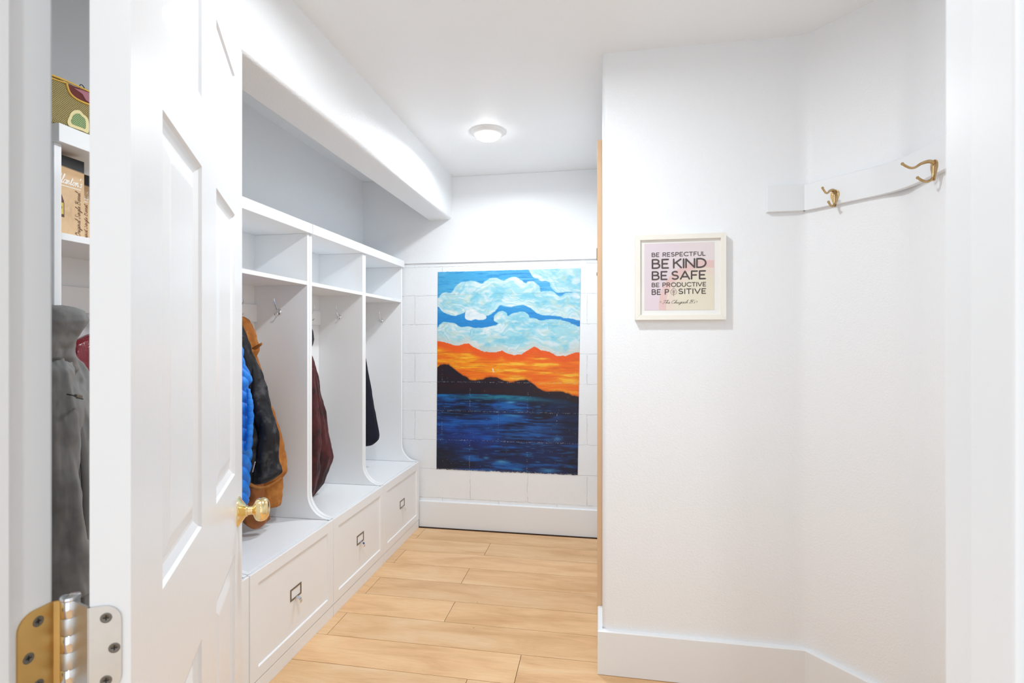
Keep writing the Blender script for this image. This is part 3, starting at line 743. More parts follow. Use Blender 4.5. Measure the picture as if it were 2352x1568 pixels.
    for ca, cb, wa, wb, s in ((0.53, 0.655, 0.035, 0.006, 1), (0.55, 0.72, 0.06, 0.004, .8), (0.36, 0.935, 0.02, 0.006, .7), (0.47, 0.95, 0.04, 0.008, .9), (0.80, 0.985, 0.06, 0.008, .8), (0.86, 0.83, 0.03, 0.01, .7), (0.9, 0.62, 0.05, 0.01, .7)):
        sea = mixc(sea, (70, 150, 205), s * np.exp(-((a - ca) / wa) ** 2 - ((b - cb) / wb) ** 2))
    sk = sm(-0.8, 1.2, ds)
    col = mixc(col, 0, sk) + sea * sk[..., None]
    # bare specks where the mortar joints cross
    zz = 1.780 - b * 1.373; xx = -1.114 + a * 0.98
    jr = np.abs(((zz - 0.009) / 0.2014 + 0.5) % 1 - 0.5) * 0.2014 + (fbm(x0 / 9, y0 / 9, 5) - 0.5) * 0.004
    row = np.floor((zz - 0.009) / 0.2014)
    jc = np.abs((((xx + 2.077) + 0.2 * (row % 2)) / 0.4 + 0.5) % 1 - 0.5) * 0.4 + (fbm(x0 / 9, y0 / 9, 6) - 0.5) * 0.004
    sp = rng.random(x.shape)
    low = sm(0.38, 0.5, b) * 0.75 + 0.12
    m_ = ((jr < 0.0020) & (sp > 0.72)) | ((jc < 0.0018) & (sp > 0.86)) | (sp > 0.9993)
    col = mixc(col, (200, 196, 200), m_ * low * 0.85)
    m_ = ((jr < 0.003)) * (1 - sm(0.38, 0.45, b)) * 0.16 * fbm(x0 / 4, y0 / 4, 15)
    col = mixc(col, (60, 80, 90), m_)
    for ca, cb in ((0.405, 0.497),):
        col = mixc(col, (236, 228, 220), 1.0 * ((np.abs(a - ca - 0.004 * np.sin((b - cb) * 120)) < 0.0035) & (np.abs(b - cb) < 0.010)))
    # faint brushing over everything
    col = col * (1 + 0.06 * (fbm(x0 / 7, y0 / 1.6, 91, 2) - 0.5))[..., None]
    return np.clip(col, 0, 255)

def grid_plane(nx, ny, corners):
    """corners TL, TR, BR, BL"""
    a, b = np.meshgrid(np.linspace(0, 1, nx), np.linspace(0, 1, ny))
    TL, TR, BR, BL = [np.array(c) for c in corners]
    P = TL * ((1 - a) * (1 - b))[..., None] + TR * (a * (1 - b))[..., None] + BR * (a * b)[..., None] + BL * ((1 - a) * b)[..., None]
    idx = np.arange(nx * ny).reshape(ny, nx)
    F = np.stack([idx[:-1, :-1], idx[1:, :-1], idx[1:, 1:], idx[:-1, 1:]], -1).reshape(-1, 4)
    return a, b, P, F
def grid_object(name, nx, ny, corners, colfun, material, parent=None, disp=None):
    a, b, P, F = grid_plane(nx, ny, corners)
    if disp is not None: P = P + disp(a, b)
    me = bpy.data.meshes.new(name); off = np.array(WPOS[parent.name]) if parent else np.zeros(3)
    me.vertices.add(nx * ny); me.vertices.foreach_set('co', (P - off).reshape(-1).astype(np.float32))
    me.loops.add(F.size); me.loops.foreach_set('vertex_index', F.reshape(-1).astype(np.int32))
    me.polygons.add(len(F)); me.polygons.foreach_set('loop_start', np.arange(0, F.size, 4, dtype=np.int32)); me.polygons.foreach_set('loop_total', np.full(len(F), 4, dtype=np.int32))
    me.update(calc_edges=True); me.validate()
    o = bpy.data.objects.new(name, me); COL.objects.link(o); me.materials.append(material)
    if parent: o.parent = parent
    WPOS[o.name] = Vector(off)
    set_col(o, lin(colfun(a, b)).reshape(-1, 3) * 0.88); return o
def mural_edge(a, b):
    e = np.zeros(a.shape + (3,))
    rag = (fbm(a * 60, b * 0 + 1.5, 7, 4) - 0.5) * 0.012
    e[..., 2] = np.where(b > 0.999, rag, 0)
    rag2 = (fbm(a * 60, b * 0 + 9.5, 8, 4) - 0.5) * 0.004
    e[..., 2] += np.where(b < 0.001, rag2, 0)
    e[..., 1] = -(fbm(a * 240, b * 330, 44, 3)) * 0.0007
    return e
ymu = YB - 0.0016
mu = grid_object('wall_mural', 400, 560, [(-1.114, ymu, 1.779), (-0.126, ymu, 1.783), (-0.146, ymu, 0.408), (-1.124, ymu, 0.406)], paint_mural, attr_mat('mural_paint', 0.42), disp=mural_edge)
mu.data.shade_smooth()
sol = mu.modifiers.new('paint_thickness', 'SOLIDIFY'); sol.thickness = 0.0014; sol.offset = -1.0 if False else 1.0
tag(mu, 'painted mural of blue cloudy sky, orange sunset and dark sea on the block wall', 'mural')

# ================================================================== LETTERING
def arc(cx, cy, rx, ry, a0, a1, n=10):
    return [(cx + rx * math.cos(math.radians(a0 + (a1 - a0) * i / n)), cy + ry * math.sin(math.radians(a0 + (a1 - a0) * i / n))) for i in range(n + 1)]
GL = {  # width, strokes; unit cap height
 'B': (0.62, [[(0, 0), (0, 1)], [(0, 1), (0.30, 1)] + arc(0.30, 0.77, 0.23, 0.23, 90, -90) + [(0, 0.54)], [(0.3, 0.54)] + arc(0.33, 0.27, 0.27, 0.27, 90, -90) + [(0, 0)]]),
 'E': (0.52, [[(0.5, 1), (0, 1), (0, 0), (0.5, 0)], [(0, 0.5), (0.42, 0.5)]]),
 'R': (0.60, [[(0, 0), (0, 1), (0.30, 1)] + arc(0.30, 0.74, 0.26, 0.26, 90, -90) + [(0, 0.48)], [(0.26, 0.48), (0.56, 0)]]),
 'S': (0.60, [arc(0.30, 0.75, 0.25, 0.25, 40, 270) + arc(0.30, 0.25, 0.28, 0.25, 90, -145)]),
 'P': (0.58, [[(0, 0), (0, 1), (0.30, 1)] + arc(0.30, 0.73, 0.27, 0.27, 90, -90) + [(0, 0.46)]]),
 'C': (0.78, [arc(0.5, 0.5, 0.48, 0.5, 48, 312, 18)]),
 'T': (0.64, [[(0, 1), (0.64, 1)], [(0.32, 1), (0.32, 0)]]),
 'F': (0.52, [[(0.5, 1), (0, 1), (0, 0)], [(0, 0.5), (0.42, 0.5)]]),
 'U': (0.66, [[(0, 1), (0, 0.33)] + arc(0.33, 0.33, 0.33, 0.33, 180, 360) + [(0.66, 1)]]),
 'L': (0.48, [[(0, 1), (0, 0), (0.48, 0)]]),
 'K': (0.62, [[(0, 0), (0, 1)], [(0.58, 1), (0, 0.45)], [(0.2, 0.62), (0.62, 0)]]),
 'I': (0.0, [[(0, 0), (0, 1)]]),
 'N': (0.70, [[(0, 0), (0, 1), (0.70, 0), (0.70, 1)]]),
 'D': (0.72, [[(0, 0), (0, 1), (0.26, 1)] + arc(0.26, 0.5, 0.46, 0.5, 90, -90, 14) + [(0, 0)]]),
 'A': (0.80, [[(0, 0), (0.40, 1), (0.80, 0)], [(0.17, 0.30), (0.63, 0.30)]]),
 'O': (0.92, [arc(0.46, 0.5, 0.46, 0.5, 0, 360, 24)]),
 'V': (0.76, [[(0, 1), (0.38, 0), (0.76, 1)]]),
 ' ': (0.30, [])}
# flowing script glyphs: x-height 0.42, unit cap height 1
SC = {
 'a': (0.40, [[(0.36, 0.36), (0.22, 0.43), (0.06, 0.26), (0.08, 0.04), (0.2, 0.0), (0.32, 0.16), (0.38, 0.42), (0.33, 0.08), (0.38, 0.0), (0.46, 0.12)]]),
 'b': (0.38, [[(0.0, 0.1), (0.16, 0.6), (0.26, 0.98), (0.18, 1.0), (0.08, 0.5), (0.06, 0.08), (0.18, 0.0), (0.30, 0.2), (0.24, 0.4), (0.1, 0.3)]]),
 'c': (0.32, [[(0.32, 0.34), (0.22, 0.43), (0.07, 0.26), (0.09, 0.04), (0.22, 0.0), (0.38, 0.14)]]),
 'e': (0.32, [[(0.0, 0.1), (0.2, 0.2), (0.3, 0.34), (0.2, 0.43), (0.08, 0.24), (0.1, 0.03), (0.22, 0.0), (0.38, 0.14)]]),
 'g': (0.40, [[(0.36, 0.36), (0.2, 0.43), (0.06, 0.24), (0.1, 0.03), (0.24, 0.06), (0.38, 0.42), (0.30, -0.1), (0.16, -0.42), (0.04, -0.34), (0.2, -0.1), (0.46, 0.12)]]),
 'h': (0.42, [[(0.0, 0.1), (0.2, 0.7), (0.26, 0.98), (0.18, 0.96), (0.06, 0.0), (0.16, 0.34), (0.28, 0.42), (0.30, 0.2), (0.30, 0.02), (0.46, 0.12)]]),
 'i': (0.22, [[(0.0, 0.1), (0.12, 0.42), (0.08, 0.06), (0.14, 0.0), (0.26, 0.12)], [(0.17, 0.60), (0.18, 0.64)]]),
 'l': (0.24, [[(0.0, 0.1), (0.2, 0.6), (0.28, 0.96), (0.2, 1.0), (0.1, 0.5), (0.09, 0.06), (0.16, 0.0), (0.28, 0.12)]]),
 'n': (0.44, [[(0.0, 0.3), (0.08, 0.42), (0.06, 0.0), (0.16, 0.32), (0.28, 0.43), (0.31, 0.2), (0.31, 0.02), (0.48, 0.12)]]),
 'o': (0.36, [[(0.2, 0.43), (0.05, 0.24), (0.1, 0.0), (0.26, 0.06), (0.32, 0.28), (0.2, 0.43), (0.26, 0.32), (0.42, 0.36)]]),
 'r': (0.30, [[(0.0, 0.1), (0.1, 0.46), (0.2, 0.40), (0.26, 0.36), (0.2, 0.06), (0.26, 0.0), (0.34, 0.12)]]),
 's': (0.28, [[(0.25, 0.36), (0.15, 0.44), (0.06, 0.34), (0.20, 0.17), (0.14, 0.01), (0.0, 0.06)]]),
 't': (0.28, [[(0.0, 0.1), (0.2, 0.8), (0.09, 0.08), (0.15, 0.0), (0.30, 0.12)], [(0.04, 0.56), (0.30, 0.60)]]),
 'u': (0.44, [[(0.0, 0.1), (0.10, 0.42), (0.06, 0.08), (0.16, 0.0), (0.30, 0.2), (0.34, 0.42), (0.31, 0.06), (0.38, 0.0), (0.48, 0.12)]]),
 'B': (0.66, [[(0.22, 0.92), (0.14, 0.4), (0.02, 0.0)], [(0.0, 0.82), (0.2, 1.0), (0.5, 0.98), (0.5, 0.68), (0.2, 0.54), (0.52, 0.46), (0.52, 0.1), (0.26, 0.0), (0.06, 0.1)]]),
 'C': (0.60, [[(0.52, 0.80), (0.50, 0.98), (0.30, 0.94), (0.06, 0.5), (0.12, 0.06), (0.36, 0.0), (0.62, 0.2)]]),
 'O': (0.66, [[(0.36, 1.0), (0.1, 0.7), (0.06, 0.2), (0.28, 0.0), (0.54, 0.3), (0.54, 0.8), (0.34, 1.0), (0.24, 0.84), (0.5, 0.76)]]),
 'S': (0.54, [[(0.52, 0.84), (0.42, 1.0), (0.22, 0.86), (0.30, 0.56), (0.40, 0.26), (0.22, 0.0), (0.0, 0.08), (0.06, 0.26)]]),
 'T': (0.56, [[(0.02, 0.82), (0.16, 0.98), (0.40, 0.90), (0.64, 1.0)], [(0.40, 0.9), (0.30, 0.4), (0.16, 0.0), (0.0, 0.1)]]),
 "'": (0.12, [[(0.10, 1.0), (0.04, 0.80)]]), ' ': (0.24, [])}
def text_strokes(s, glyphs, track, script=False, slant=0.0, space=None):
    x = 0; out = []
    for ch in s:
        w, st = glyphs[ch]
        if ch == ' ' and space is not None: w = space
        for p in st:
            q = [(a, b) for a, b in p]
            if script and len(q) > 2: q = [(v.x, v.y) for v in catmull([(a, b, 0) for a, b in q], 5)]
            out.append([(x + a + slant * b, b) for a, b in q])
        x += w + track
    return out, x - track
def ink_mesh(strokes, wd, M3):
    """strokes in 2-D metres; M3 maps (x,y)->world Vector; flat round-ended ribbons"""
    mb = MB(); cnt = [0]
    def M4(p):      # each piece lies a few microns above the last so that overlaps stay clean
        q = M3(p); return q + LIFT * ((cnt[0] % 40) * 6e-6)
    a0, a1, a2 = M3(Vector((0, 0))), M3(Vector((1, 0))), M3(Vector((0, 1)))
    LIFT = (a1 - a0).cross(a2 - a0).normalized()
    for st in strokes:
        for i in range(len(st) - 1):
            a, b = Vector(st[i]), Vector(st[i + 1]); d = b - a
            if d.length < 1e-7: continue
            d.normalize(); n = Vector((-d.y, d.x)) * wd / 2
            cnt[0] += 1; mb.add([M4(a + n), M4(a - n), M4(b - n), M4(b + n)], [(0, 1, 2, 3)])
        for k in range(len(st)):
            if k in (0, len(st) - 1) or len(st) < 60:
                c = Vector(st[k]); r = wd / 2
                cnt[0] += 1; mb.add([M4(c + Vector((math.cos(t * math.pi / 4), math.sin(t * math.pi / 4))) * r) for t in range(8)], [tuple(range(8))])
    return mb

# ================================================================== FRAMED PRINT
YP = YS
fr = thing('framed_print', 'white framed square print with dark lettering hanging on the right wall', 'framed print', (0.300, YP, 1.545))
fx0, fx1, fz0, fz1, fw, fd = 0.1335, 0.4655, 1.3840, 1.7095, 0.0195, 0.030
mb = MB(); y0, y1 = YP - fd, YP - 0.0005
for poly in ([(fx0, fz0), (fx1, fz0), (fx1 - fw, fz0 + fw), (fx0 + fw, fz0 + fw)], [(fx1, fz0), (fx1, fz1), (fx1 - fw, fz1 - fw), (fx1 - fw, fz0 + fw)],
             [(fx1, fz1), (fx0, fz1), (fx0 + fw, fz1 - fw), (fx1 - fw, fz1 - fw)], [(fx0, fz1), (fx0, fz0), (fx0 + fw, fz0 + fw), (fx0 + fw, fz1 - fw)]):
    mb.prism(poly, y0, y1, 'y')
mb.build('frame', M['frame'], fr, bevel=0.0008)
ym = YP - fd + 0.010
MB().box(fx0 + fw, fx1 - fw, ym, YP - 0.001, fz0 + fw, fz1 - fw).build('mat_board', M['matboard'], fr)
def art_col(a, b):
    X = 335 + a * 890; Y = 334 + b * 862
    c = np.zeros(a.shape + (3,)) + np.array((232, 219, 227.0))
    c = mixc(c, (236, 226, 224), sm(500, 1100, X) * 0.6); c = mixc(c, (232, 214, 224), sm(700, 1150, Y) * (1 - sm(400, 700, X)) * 0.6)
    r = np.hypot(X - 1130, (Y - 1160)) + 8 * np.sin(np.arctan2(Y - 1160, X - 1130) * 3)
    c = mixc(c, (235, 228, 208), (1 - sm(520, 540, r))); c = mixc(c, (238, 216, 210), (1 - sm(470, 540, r)) * sm(380, 470, r) * 0.6)
    c = mixc(c, (234, 200, 196), sm(508, 518, r) * (1 - sm(602, 612, r)) * 0.9)
    return c
ax0, ax1, az0, az1 = 0.1690, 0.4240, 1.4215, 1.6765
art = grid_object('printed_sheet', 130, 130, [(ax0, ym - 0.0008, az1), (ax1, ym - 0.0008, az1), (ax1, ym - 0.0008, az0), (ax0, ym - 0.0008, az0)], art_col, attr_mat('print_paper', 0.6), fr)
kx = (ax1 - ax0) / 890.0; kz = (az1 - az0) / 862.0
def art_pt(X, Y): return Vector((ax0 + (X - 335) * kx, 0, az1 - (Y - 334) * kz))
def line_text(s, X0, X1, Ytop, Ybot, weight, glyphs=GL, track=0.2, script=False, slant=0.0, space=None):
    st, w = text_strokes(s, glyphs, track, script, slant, space)
    h = (Ybot - Ytop) * kz - weight; L = (X1 - X0) * kx - weight; p0 = art_pt(X0, Ybot)
    sx = L / w
    return ink_mesh([[(a * sx, b * h) for a, b in q] for q in st], weight, lambda v: Vector((p0.x + weight / 2 + v.x, ym - 0.0012, p0.z + weight / 2 + v.y)))
ink = MB()
for args in (("BE RESPECTFUL", 428, 1118, 450, 507, 0.0028), ("BE KIND", 428, 1130, 532, 662, 0.0062), ("BE SAFE", 428, 1125, 690, 808, 0.0058),
             ("BE PRODUCTIVE", 428, 1125, 840, 898, 0.0028), ):
    t_ = line_text(*args, track=0.24 if len(args[0]) > 8 else 0.20, space=0.26 if len(args[0]) > 8 else 0.04); ink.add(t_.v, t_.f)
t_ = line_text("BE P", 428, 655, 924, 998, 0.0036, track=0.24); ink.add(t_.v, t_.f)
t_ = line_text("SITIVE", 770, 1125, 920, 992, 0.0036, track=0.26); ink.add(t_.v, t_.f)
t_ = line_text("The Chugach B's", 565, 985, 1066, 1112, 0.0009, SC, 0.02, True, 0.3); ink.add(t_.v, t_.f)
# leaf in place of the O, and the two small flourishes beside the script line
leaf = [(0, 78), (22, 62), (38, 34), (36, 12), (16, -6), (0, -8), (-16, -6), (-36, 12), (-38, 34), (-22, 62), (0, 78)]
ls = [[(p[0] * kx, p[1] * kz) for p in smoothpoly(leaf, 4)]]
ls += [[(0, 60 * kz), (0, -24 * kz)]]
for q in (8, 22, 36):
    ls += [[(0, q * kz), (20 * kx, (q + 14) * kz)], [(0, q * kz), (-20 * kx, (q + 14) * kz)]]
lp = art_pt(712, 990); t_ = ink_mesh(ls, 0.0010, lambda v: Vector((lp.x + v.x, ym - 0.0012, lp.z + v.y))); ink.add(t_.v, t_.f)
for X, s in ((545, -1), (1008, 1)):
    q0 = art_pt(X, 1090)
    t_ = ink_mesh([[(-s * 8 * kx, 10 * kz), (s * 8 * kx, 0), (-s * 8 * kx, -10 * kz)]], 0.0008, lambda v: Vector((q0.x + v.x, ym - 0.0012, q0.z + v.y))); ink.add(t_.v, t_.f)
ink.build('lettering', M['ink'], fr, fix=False, label='dark grey lettering')

# ================================================================== HOOK BOARD ON THE RIGHT WALL
hb = thing('hook_board', 'long white board following the right wall, with two brass hooks', 'hook board', (0.78, YS, 1.83))
RT = 0.019
d1 = Vector((B2[0] - B1[0], B2[1] - B1[1])).normalized()
MB().box(0.612, 0.7455, YS - RT, YS - 0.0004, 1.7825, 1.8800).build('end_board', M['trim'], hb, bevel=0.0015)
rp = [(0.7465, YS - 0.0006), tuple(Vector(B1) + d1 * 0.012 + Vector((-0.0006, -0.0006)))] + [tuple(Vector(p) + Vector((-0.0006, -0.0004))) for p in soft(B1, B2, (XR, 0.4), 0.10, 8)] + [(XR - 0.0006, YF + 0.06)]
path_board([(p[0], p[1]) for p in rp], RT, 1.8800, 1.7825).build('bent_board', M['trim'], hb, smooth=30)
nd = Vector((d1.y, -d1.x, 0)); nd = nd if nd.x < 0 else -nd
def on_diag(u):   # point on the diagonal face seen at column u
    r = ray(u, 0); k = r.x / r.y
    p = Vector(B1) + Vector((nd.x, nd.y)) * (RT)
    s = (k * p.y - p.x) / (d1.x - k * d1.y)
    return p + d1 * s
q = on_diag(1918)
coat_hook(hb, (q.x, q.y, 1.803), nd, M['brass_old'], big=True)
coat_hook(hb, (XR - RT - 0.0006, 1.652, 1.792), (-1, 0, 0), M['brass_old'], big=True)

# ================================================================== GARMENTS
def loft(levels, nseg=56, rows=90, folds=((5, 0.05, 0.0),), nz=0.006, nscale=9, puff=None, seed=0, power=2.0, twist=0.0, zk=0.45):
    """levels: (z, cx, cy, ax, ay, rot) top to bottom; closed soft tube"""
    L = np.array([l if len(l) == 6 else tuple(l) + (0,) for l in levels], float)
    L = L[np.argsort(-L[:, 0])]
    zs = np.linspace(L[0, 0], L[-1, 0], rows); I = [np.interp(-zs, -L[:, 0], L[:, k]) for k in range(1, 6)]
    # light smoothing of the interpolated columns
    for k in range(5):
        for _ in range(3):
            c = I[k].copy(); c[1:-1] = (c[:-2] + 2 * c[1:-1] + c[2:]) / 4; I[k] = c
    mb = MB(); vs = []
    for i, z in enumerate(zs):
        cx, cy, ax, ay, rot = [I[k][i] for k in range(5)]
        for j in range(nseg):
            t = 2 * math.pi * j / nseg
            c, s = math.cos(t), math.sin(t)
            c = math.copysign(abs(c) ** (2 / power), c); s = math.copysign(abs(s) ** (2 / power), s)
            m = 1.0
            for n, A, ph in folds: m += A * math.sin(n * t + ph + twist * z * 6 + 1.3 * mnoise.noise(Vector((z * 5, n, seed))))
            x, y = c * ax * m, s * ay * m
            X = cx + x * math.cos(rot) - y * math.sin(rot); Y = cy + x * math.sin(rot) + y * math.cos(rot)
            p = Vector((X, Y, z))
            nv = Vector((X - cx, Y - cy, 0)); nv = nv.normalized() if nv.length > 1e-6 else Vector((1, 0, 0))
            d = nz * mnoise.fractal(Vector((X, Y, z * zk)) * nscale + Vector((seed * 7.1, 0, 0)), 0.8, 2.1, 4)
            if puff:
                ph = (z + 0.25 * puff[2] * math.sin(t)) / puff[0]
                d += puff[1] * (abs(math.sin(math.pi * ph)) ** 0.6 - 0.6)
            vs.append(p + nv * d)
    fs = []
    for i in range(rows - 1):
        for j in range(nseg):
            j2 = (j + 1) % nseg; fs.append((i * nseg + j, i * nseg + j2, (i + 1) * nseg + j2, (i + 1) * nseg + j))
    fs.append(tuple(range(nseg))); fs.append(tuple((rows - 1) * nseg + j for j in reversed(range(nseg))))
    return mb.add(vs, fs)
def lv(v, uL, uR, y, depth):
    """level of a garment hanging at depth plane y, its cross-section turned to face the doorway"""
    um = (uL + uR) / 2; d = ray(um, v); t = y / d.y; c = Vector((d.x * t, d.y * t))
    hw = (uR - uL) / 2 / FPX * t; per = Vector((d.y, -d.x)).normalized()
    return (CH + d.z * t, c.x, c.y, hw, depth, math.atan2(per.y, per.x))

# --- locker beside the door knob: brown duck coat, black camouflage jacket, blue quilted vest
t = thing('brown_coat', 'brown canvas coat hanging behind the black camouflage jacket', 'coat', (-1.60, 2.03, 1.43))
loft([lv(727, 553, 560, 2.06, .012), lv(732, 545, 570, 2.06, .022), lv(750, 540, 577, 2.06, .03), lv(772, 540, 588, 2.06, .034), lv(790, 541, 592, 2.06, .034), lv(806, 545, 591, 2.06, .03), lv(822, 545, 583, 2.06, .02)],
     48, 50, ((3, .10, .6), (7, .05, 0)), 0.010, 16, seed=1).build('hood', M['duck'], t, smooth=180)
MB().tube(catmull([aty(585, 800, 2.03), aty(592, 795, 2.02), aty(598, 791, 2.01), aty(601.5, 787, 2.01)], 4), [0.013, 0.013, 0.012, 0.011, 0.010, 0.010, 0.009, 0.009, 0.008, 0.007, 0.006, 0.004, 0.003], 10, flat=0.5).build('hood_flap', M['duck'], t, smooth=180)
loft([lv(800, 535, 580, 2.08, .03), lv(860, 532, 600, 2.10, .04), lv(950, 532, 622, 2.10, .05), lv(1010, 535, 638, 2.10, .052), lv(1050, 538, 648, 2.10, .052), lv(1086, 540, 657, 2.10, .052), lv(1098, 545, 650, 2.10, .05), lv(1104, 545, 644, 2.10, .045)],
     56, 80, ((4, .05, 0), (9, .03, 1)), 0.012, 9, seed=2).build('body', M['duck'], t, smooth=180)
loft([lv(1075, 585, 636, 2.13, .03), lv(1100, 582, 641, 2.13, .034), lv(1130, 588, 642, 2.13, .034), lv(1156, 592, 643, 2.13, .032), lv(1164, 594, 640, 2.13, .026)],
     48, 40, ((3, .08, 1.2), (6, .05, 0)), 0.009, 14, seed=3).build('lower_hem', M['duck'], t, smooth=180)
loft([lv(1080, 545, 590, 2.02, .03), lv(1110, 546, 600, 2.02, .034), lv(1150, 552, 607, 2.02, .036), lv(1180, 560, 614, 2.02, .038), lv(1196, 564, 617, 2.02, .036), lv(1208, 574, 606, 2.02, .026), lv(1212, 582, 598, 2.02, .01)],
     48, 60, ((3, .06, 0), (8, .03, 1)), 0.008, 14, seed=4, power=2.3).build('sleeve', M['leather'], t, smooth=180)

loft([(1.425, -1.622, 2.095, .006, .010), (1.40, -1.618, 2.085, .010, .03), (1.35, -1.614, 2.04, .014, .09), (1.30, -1.613, 1.99, .018, .13), (1.20, -1.613, 1.965, .020, .155), (1.0, -1.612, 1.955, .020, .165), (.80, -1.612, 1.955, .020, .165), (.66, -1.612, 1.955, .020, .16), (.64, -1.612, 1.955, .016, .15)],
     90, 90, ((4, .05, 0), (11, .03, 1)), 0.008, 12, seed=31, power=2.6).build('back_panel', M['duck'], t, smooth=180)
t = thing('camouflage_jacket', 'black camouflage jacket hanging between the blue vest and the brown coat', 'jacket', (-1.55, 1.97, 1.40))
loft([lv(738, 540, 547, 1.98, .006), lv(750, 539, 552, 1.98, .012), lv(768, 540, 558, 1.98, .016), lv(790, 540, 568, 1.98, .025), lv(830, 538, 580, 1.98, .034), lv(870, 535, 586, 1.97, .04), lv(920, 533, 590, 1.97, .045), lv(960, 530, 602, 1.97, .05), lv(1000, 530, 611, 1.97, .05), lv(1050, 530, 612, 1.97, .05), lv(1090, 530, 600, 1.97, .05), lv(1112, 535, 590, 1.97, .045)],
     56, 90, ((5, .05, 0), (9, .03, 1)), 0.012, 10, seed=6).build('body', M['camo'], t, smooth=180)
loft([lv(803, 562, 579, 2.00, .014), lv(820, 563, 588, 2.00, .022), lv(850, 567, 597, 2.00, .030), lv(880, 572, 606, 2.00, .034), lv(920, 579, 615, 1.99, .038), lv(960, 586, 626, 1.98, .04), lv(990, 590, 636, 1.98, .04), lv(1010, 592, 638, 1.98, .038), lv(1030, 590, 634, 1.98, .036), lv(1060, 584, 633, 1.98, .04), lv(1088, 580, 641, 1.98, .04), lv(1098, 580, 632, 1.98, .036), lv(1108, 580, 616, 1.98, .026)],
     56, 110, ((3, .07, 0.5), (7, .03, 1)), 0.011, 13, seed=7).build('sleeve', M['camo'], t, smooth=180)
loft([(1.37, -1.575, 1.90, .012, .03), (1.34, -1.562, 1.88, .022, .08), (1.28, -1.555, 1.865, .030, .115), (1.1, -1.550, 1.86, .033, .125), (.85, -1.550, 1.86, .033, .13), (.70, -1.550, 1.86, .031, .13), (.68, -1.550, 1.86, .024, .12)],
     80, 90, ((4, .05, 0), (11, .03, 1)), 0.010, 12, seed=32, power=2.4).build('front_panel', M['camo'], t, smooth=180)
loft([(1.31, -1.56, 1.78, .018, .02), (1.27, -1.552, 1.760, .030, .032), (1.15, -1.548, 1.742, .036, .038), (.95, -1.548, 1.735, .036, .038), (.66, -1.548, 1.735, .034, .036), (.62, -1.548, 1.735, .030, .032), (.615, -1.548, 1.735, .024, .024)],
     56, 90, ((3, .08, .5), (7, .03, 1)), 0.010, 14, seed=33).build('sleeve', M['camo'], t, smooth=180)
# tan cuff band under the sleeve
cb = catmull([aty(573, 1112, 1.925), aty(590, 1120, 1.915), aty(608, 1120, 1.915), aty(626, 1112, 1.93), aty(645, 1098, 1.96)], 6)
MB().tube(cb, [0.011] * len(cb), 10, flat=0.6).build('cuff', M['duck'], t, smooth=180, label='tan cuff band')
zp = [aty(586, 1060, 1.90), aty(583, 1072, 1.90), aty(580, 1084, 1.90)]
MB().tube(catmull(zp, 4), 0.0022, 8).build('zip_pull', M['nickel'], t, smooth=180, label='silver zip pull')

t = thing('quilted_vest', 'bright blue quilted vest hanging at the edge of the open door', 'vest', (-1.52, 1.89, 1.38))
loft([lv(800, 520, 538, 1.86, .014), lv(815, 518, 546, 1.86, .022), lv(826, 516, 552, 1.86, .03), lv(845, 514, 562, 1.86, .04), lv(862, 512, 573, 1.86, .04), lv(876, 512, 574, 1.86, .045), lv(890, 512, 566, 1.86, .05), lv(905, 512, 570, 1.86, .05), lv(940, 512, 577, 1.86, .05), lv(990, 512, 577, 1.86, .05), lv(1050, 512, 573, 1.86, .05), lv(1110, 512, 570, 1.86, .05), lv(1150, 514, 570, 1.86, .045), lv(1166, 520, 562, 1.86, .035)],
     110, 220, ((3, .03, 0),), 0.003, 20, puff=(0.051, 0.0095, 0.18), seed=9, power=2.4).build('body', M['blue'], t, smooth=180)
loft([lv(893, 566, 574, 1.835, .010), lv(920, 568, 580, 1.835, .012), lv(960, 569, 582, 1.835, .012), lv(1000, 567, 580, 1.835, .012), lv(1035, 564, 575, 1.835, .010)],
     24, 120, ((3, .05, 0),), 0.002, 30, puff=(0.025, 0.002, 0.0), seed=10).build('front_edge', M['blue'], t, smooth=180)

loft([(1.428, -1.600, 1.836, .006, .010), (1.40, -1.555, 1.832, .014, .025), (1.34, -1.490, 1.815, .030, .065), (1.27, -1.458, 1.800, .040, .098), (1.15, -1.452, 1.796, .044, .108), (.95, -1.450, 1.795, .045, .110), (.74, -1.450, 1.795, .043, .108), (.70, -1.450, 1.795, .034, .10)],
     110, 220, ((3, .03, 0),), 0.003, 20, puff=(0.051, 0.0095, 0.18), seed=9, power=2.6).build('front_panel', M['blue'], t, smooth=180)
# --- third locker: maroon coat
t = thing('maroon_coat', 'dark maroon coat hanging in the locker third from the doorway', 'coat', (-1.60, 2.55, 1.43))
loft([lv(752, 690, 714, 2.62, .02), lv(762, 688, 719, 2.62, .03), lv(778, 688, 721, 2.62, .032), lv(792, 688, 719, 2.62, .03), lv(806, 690, 712, 2.62, .02)], 40, 40, ((3, .05, 0),), 0.004, 16, seed=12).build('collar', M['black'], t, smooth=180)
loft([lv(800, 688, 708, 2.58, .025), lv(830, 684, 719, 2.58, .035), lv(860, 682, 727, 2.58, .045), lv(900, 680, 736, 2.58, .055), lv(950, 680, 745, 2.58, .06), lv(1000, 680, 752, 2.58, .062), lv(1035, 680, 757, 2.58, .062), lv(1052, 681, 759.5, 2.58, .062), lv(1066, 681, 755, 2.58, .06), lv(1090, 682, 748, 2.58, .055), lv(1112, 684, 742, 2.58, .05), lv(1130, 686, 728, 2.58, .045), lv(1146, 690, 716, 2.58, .03)],
     64, 120, ((4, .05, 0.4), (9, .025, 1)), 0.010, 10, seed=13).build('body', M['maroon'], t, smooth=180)
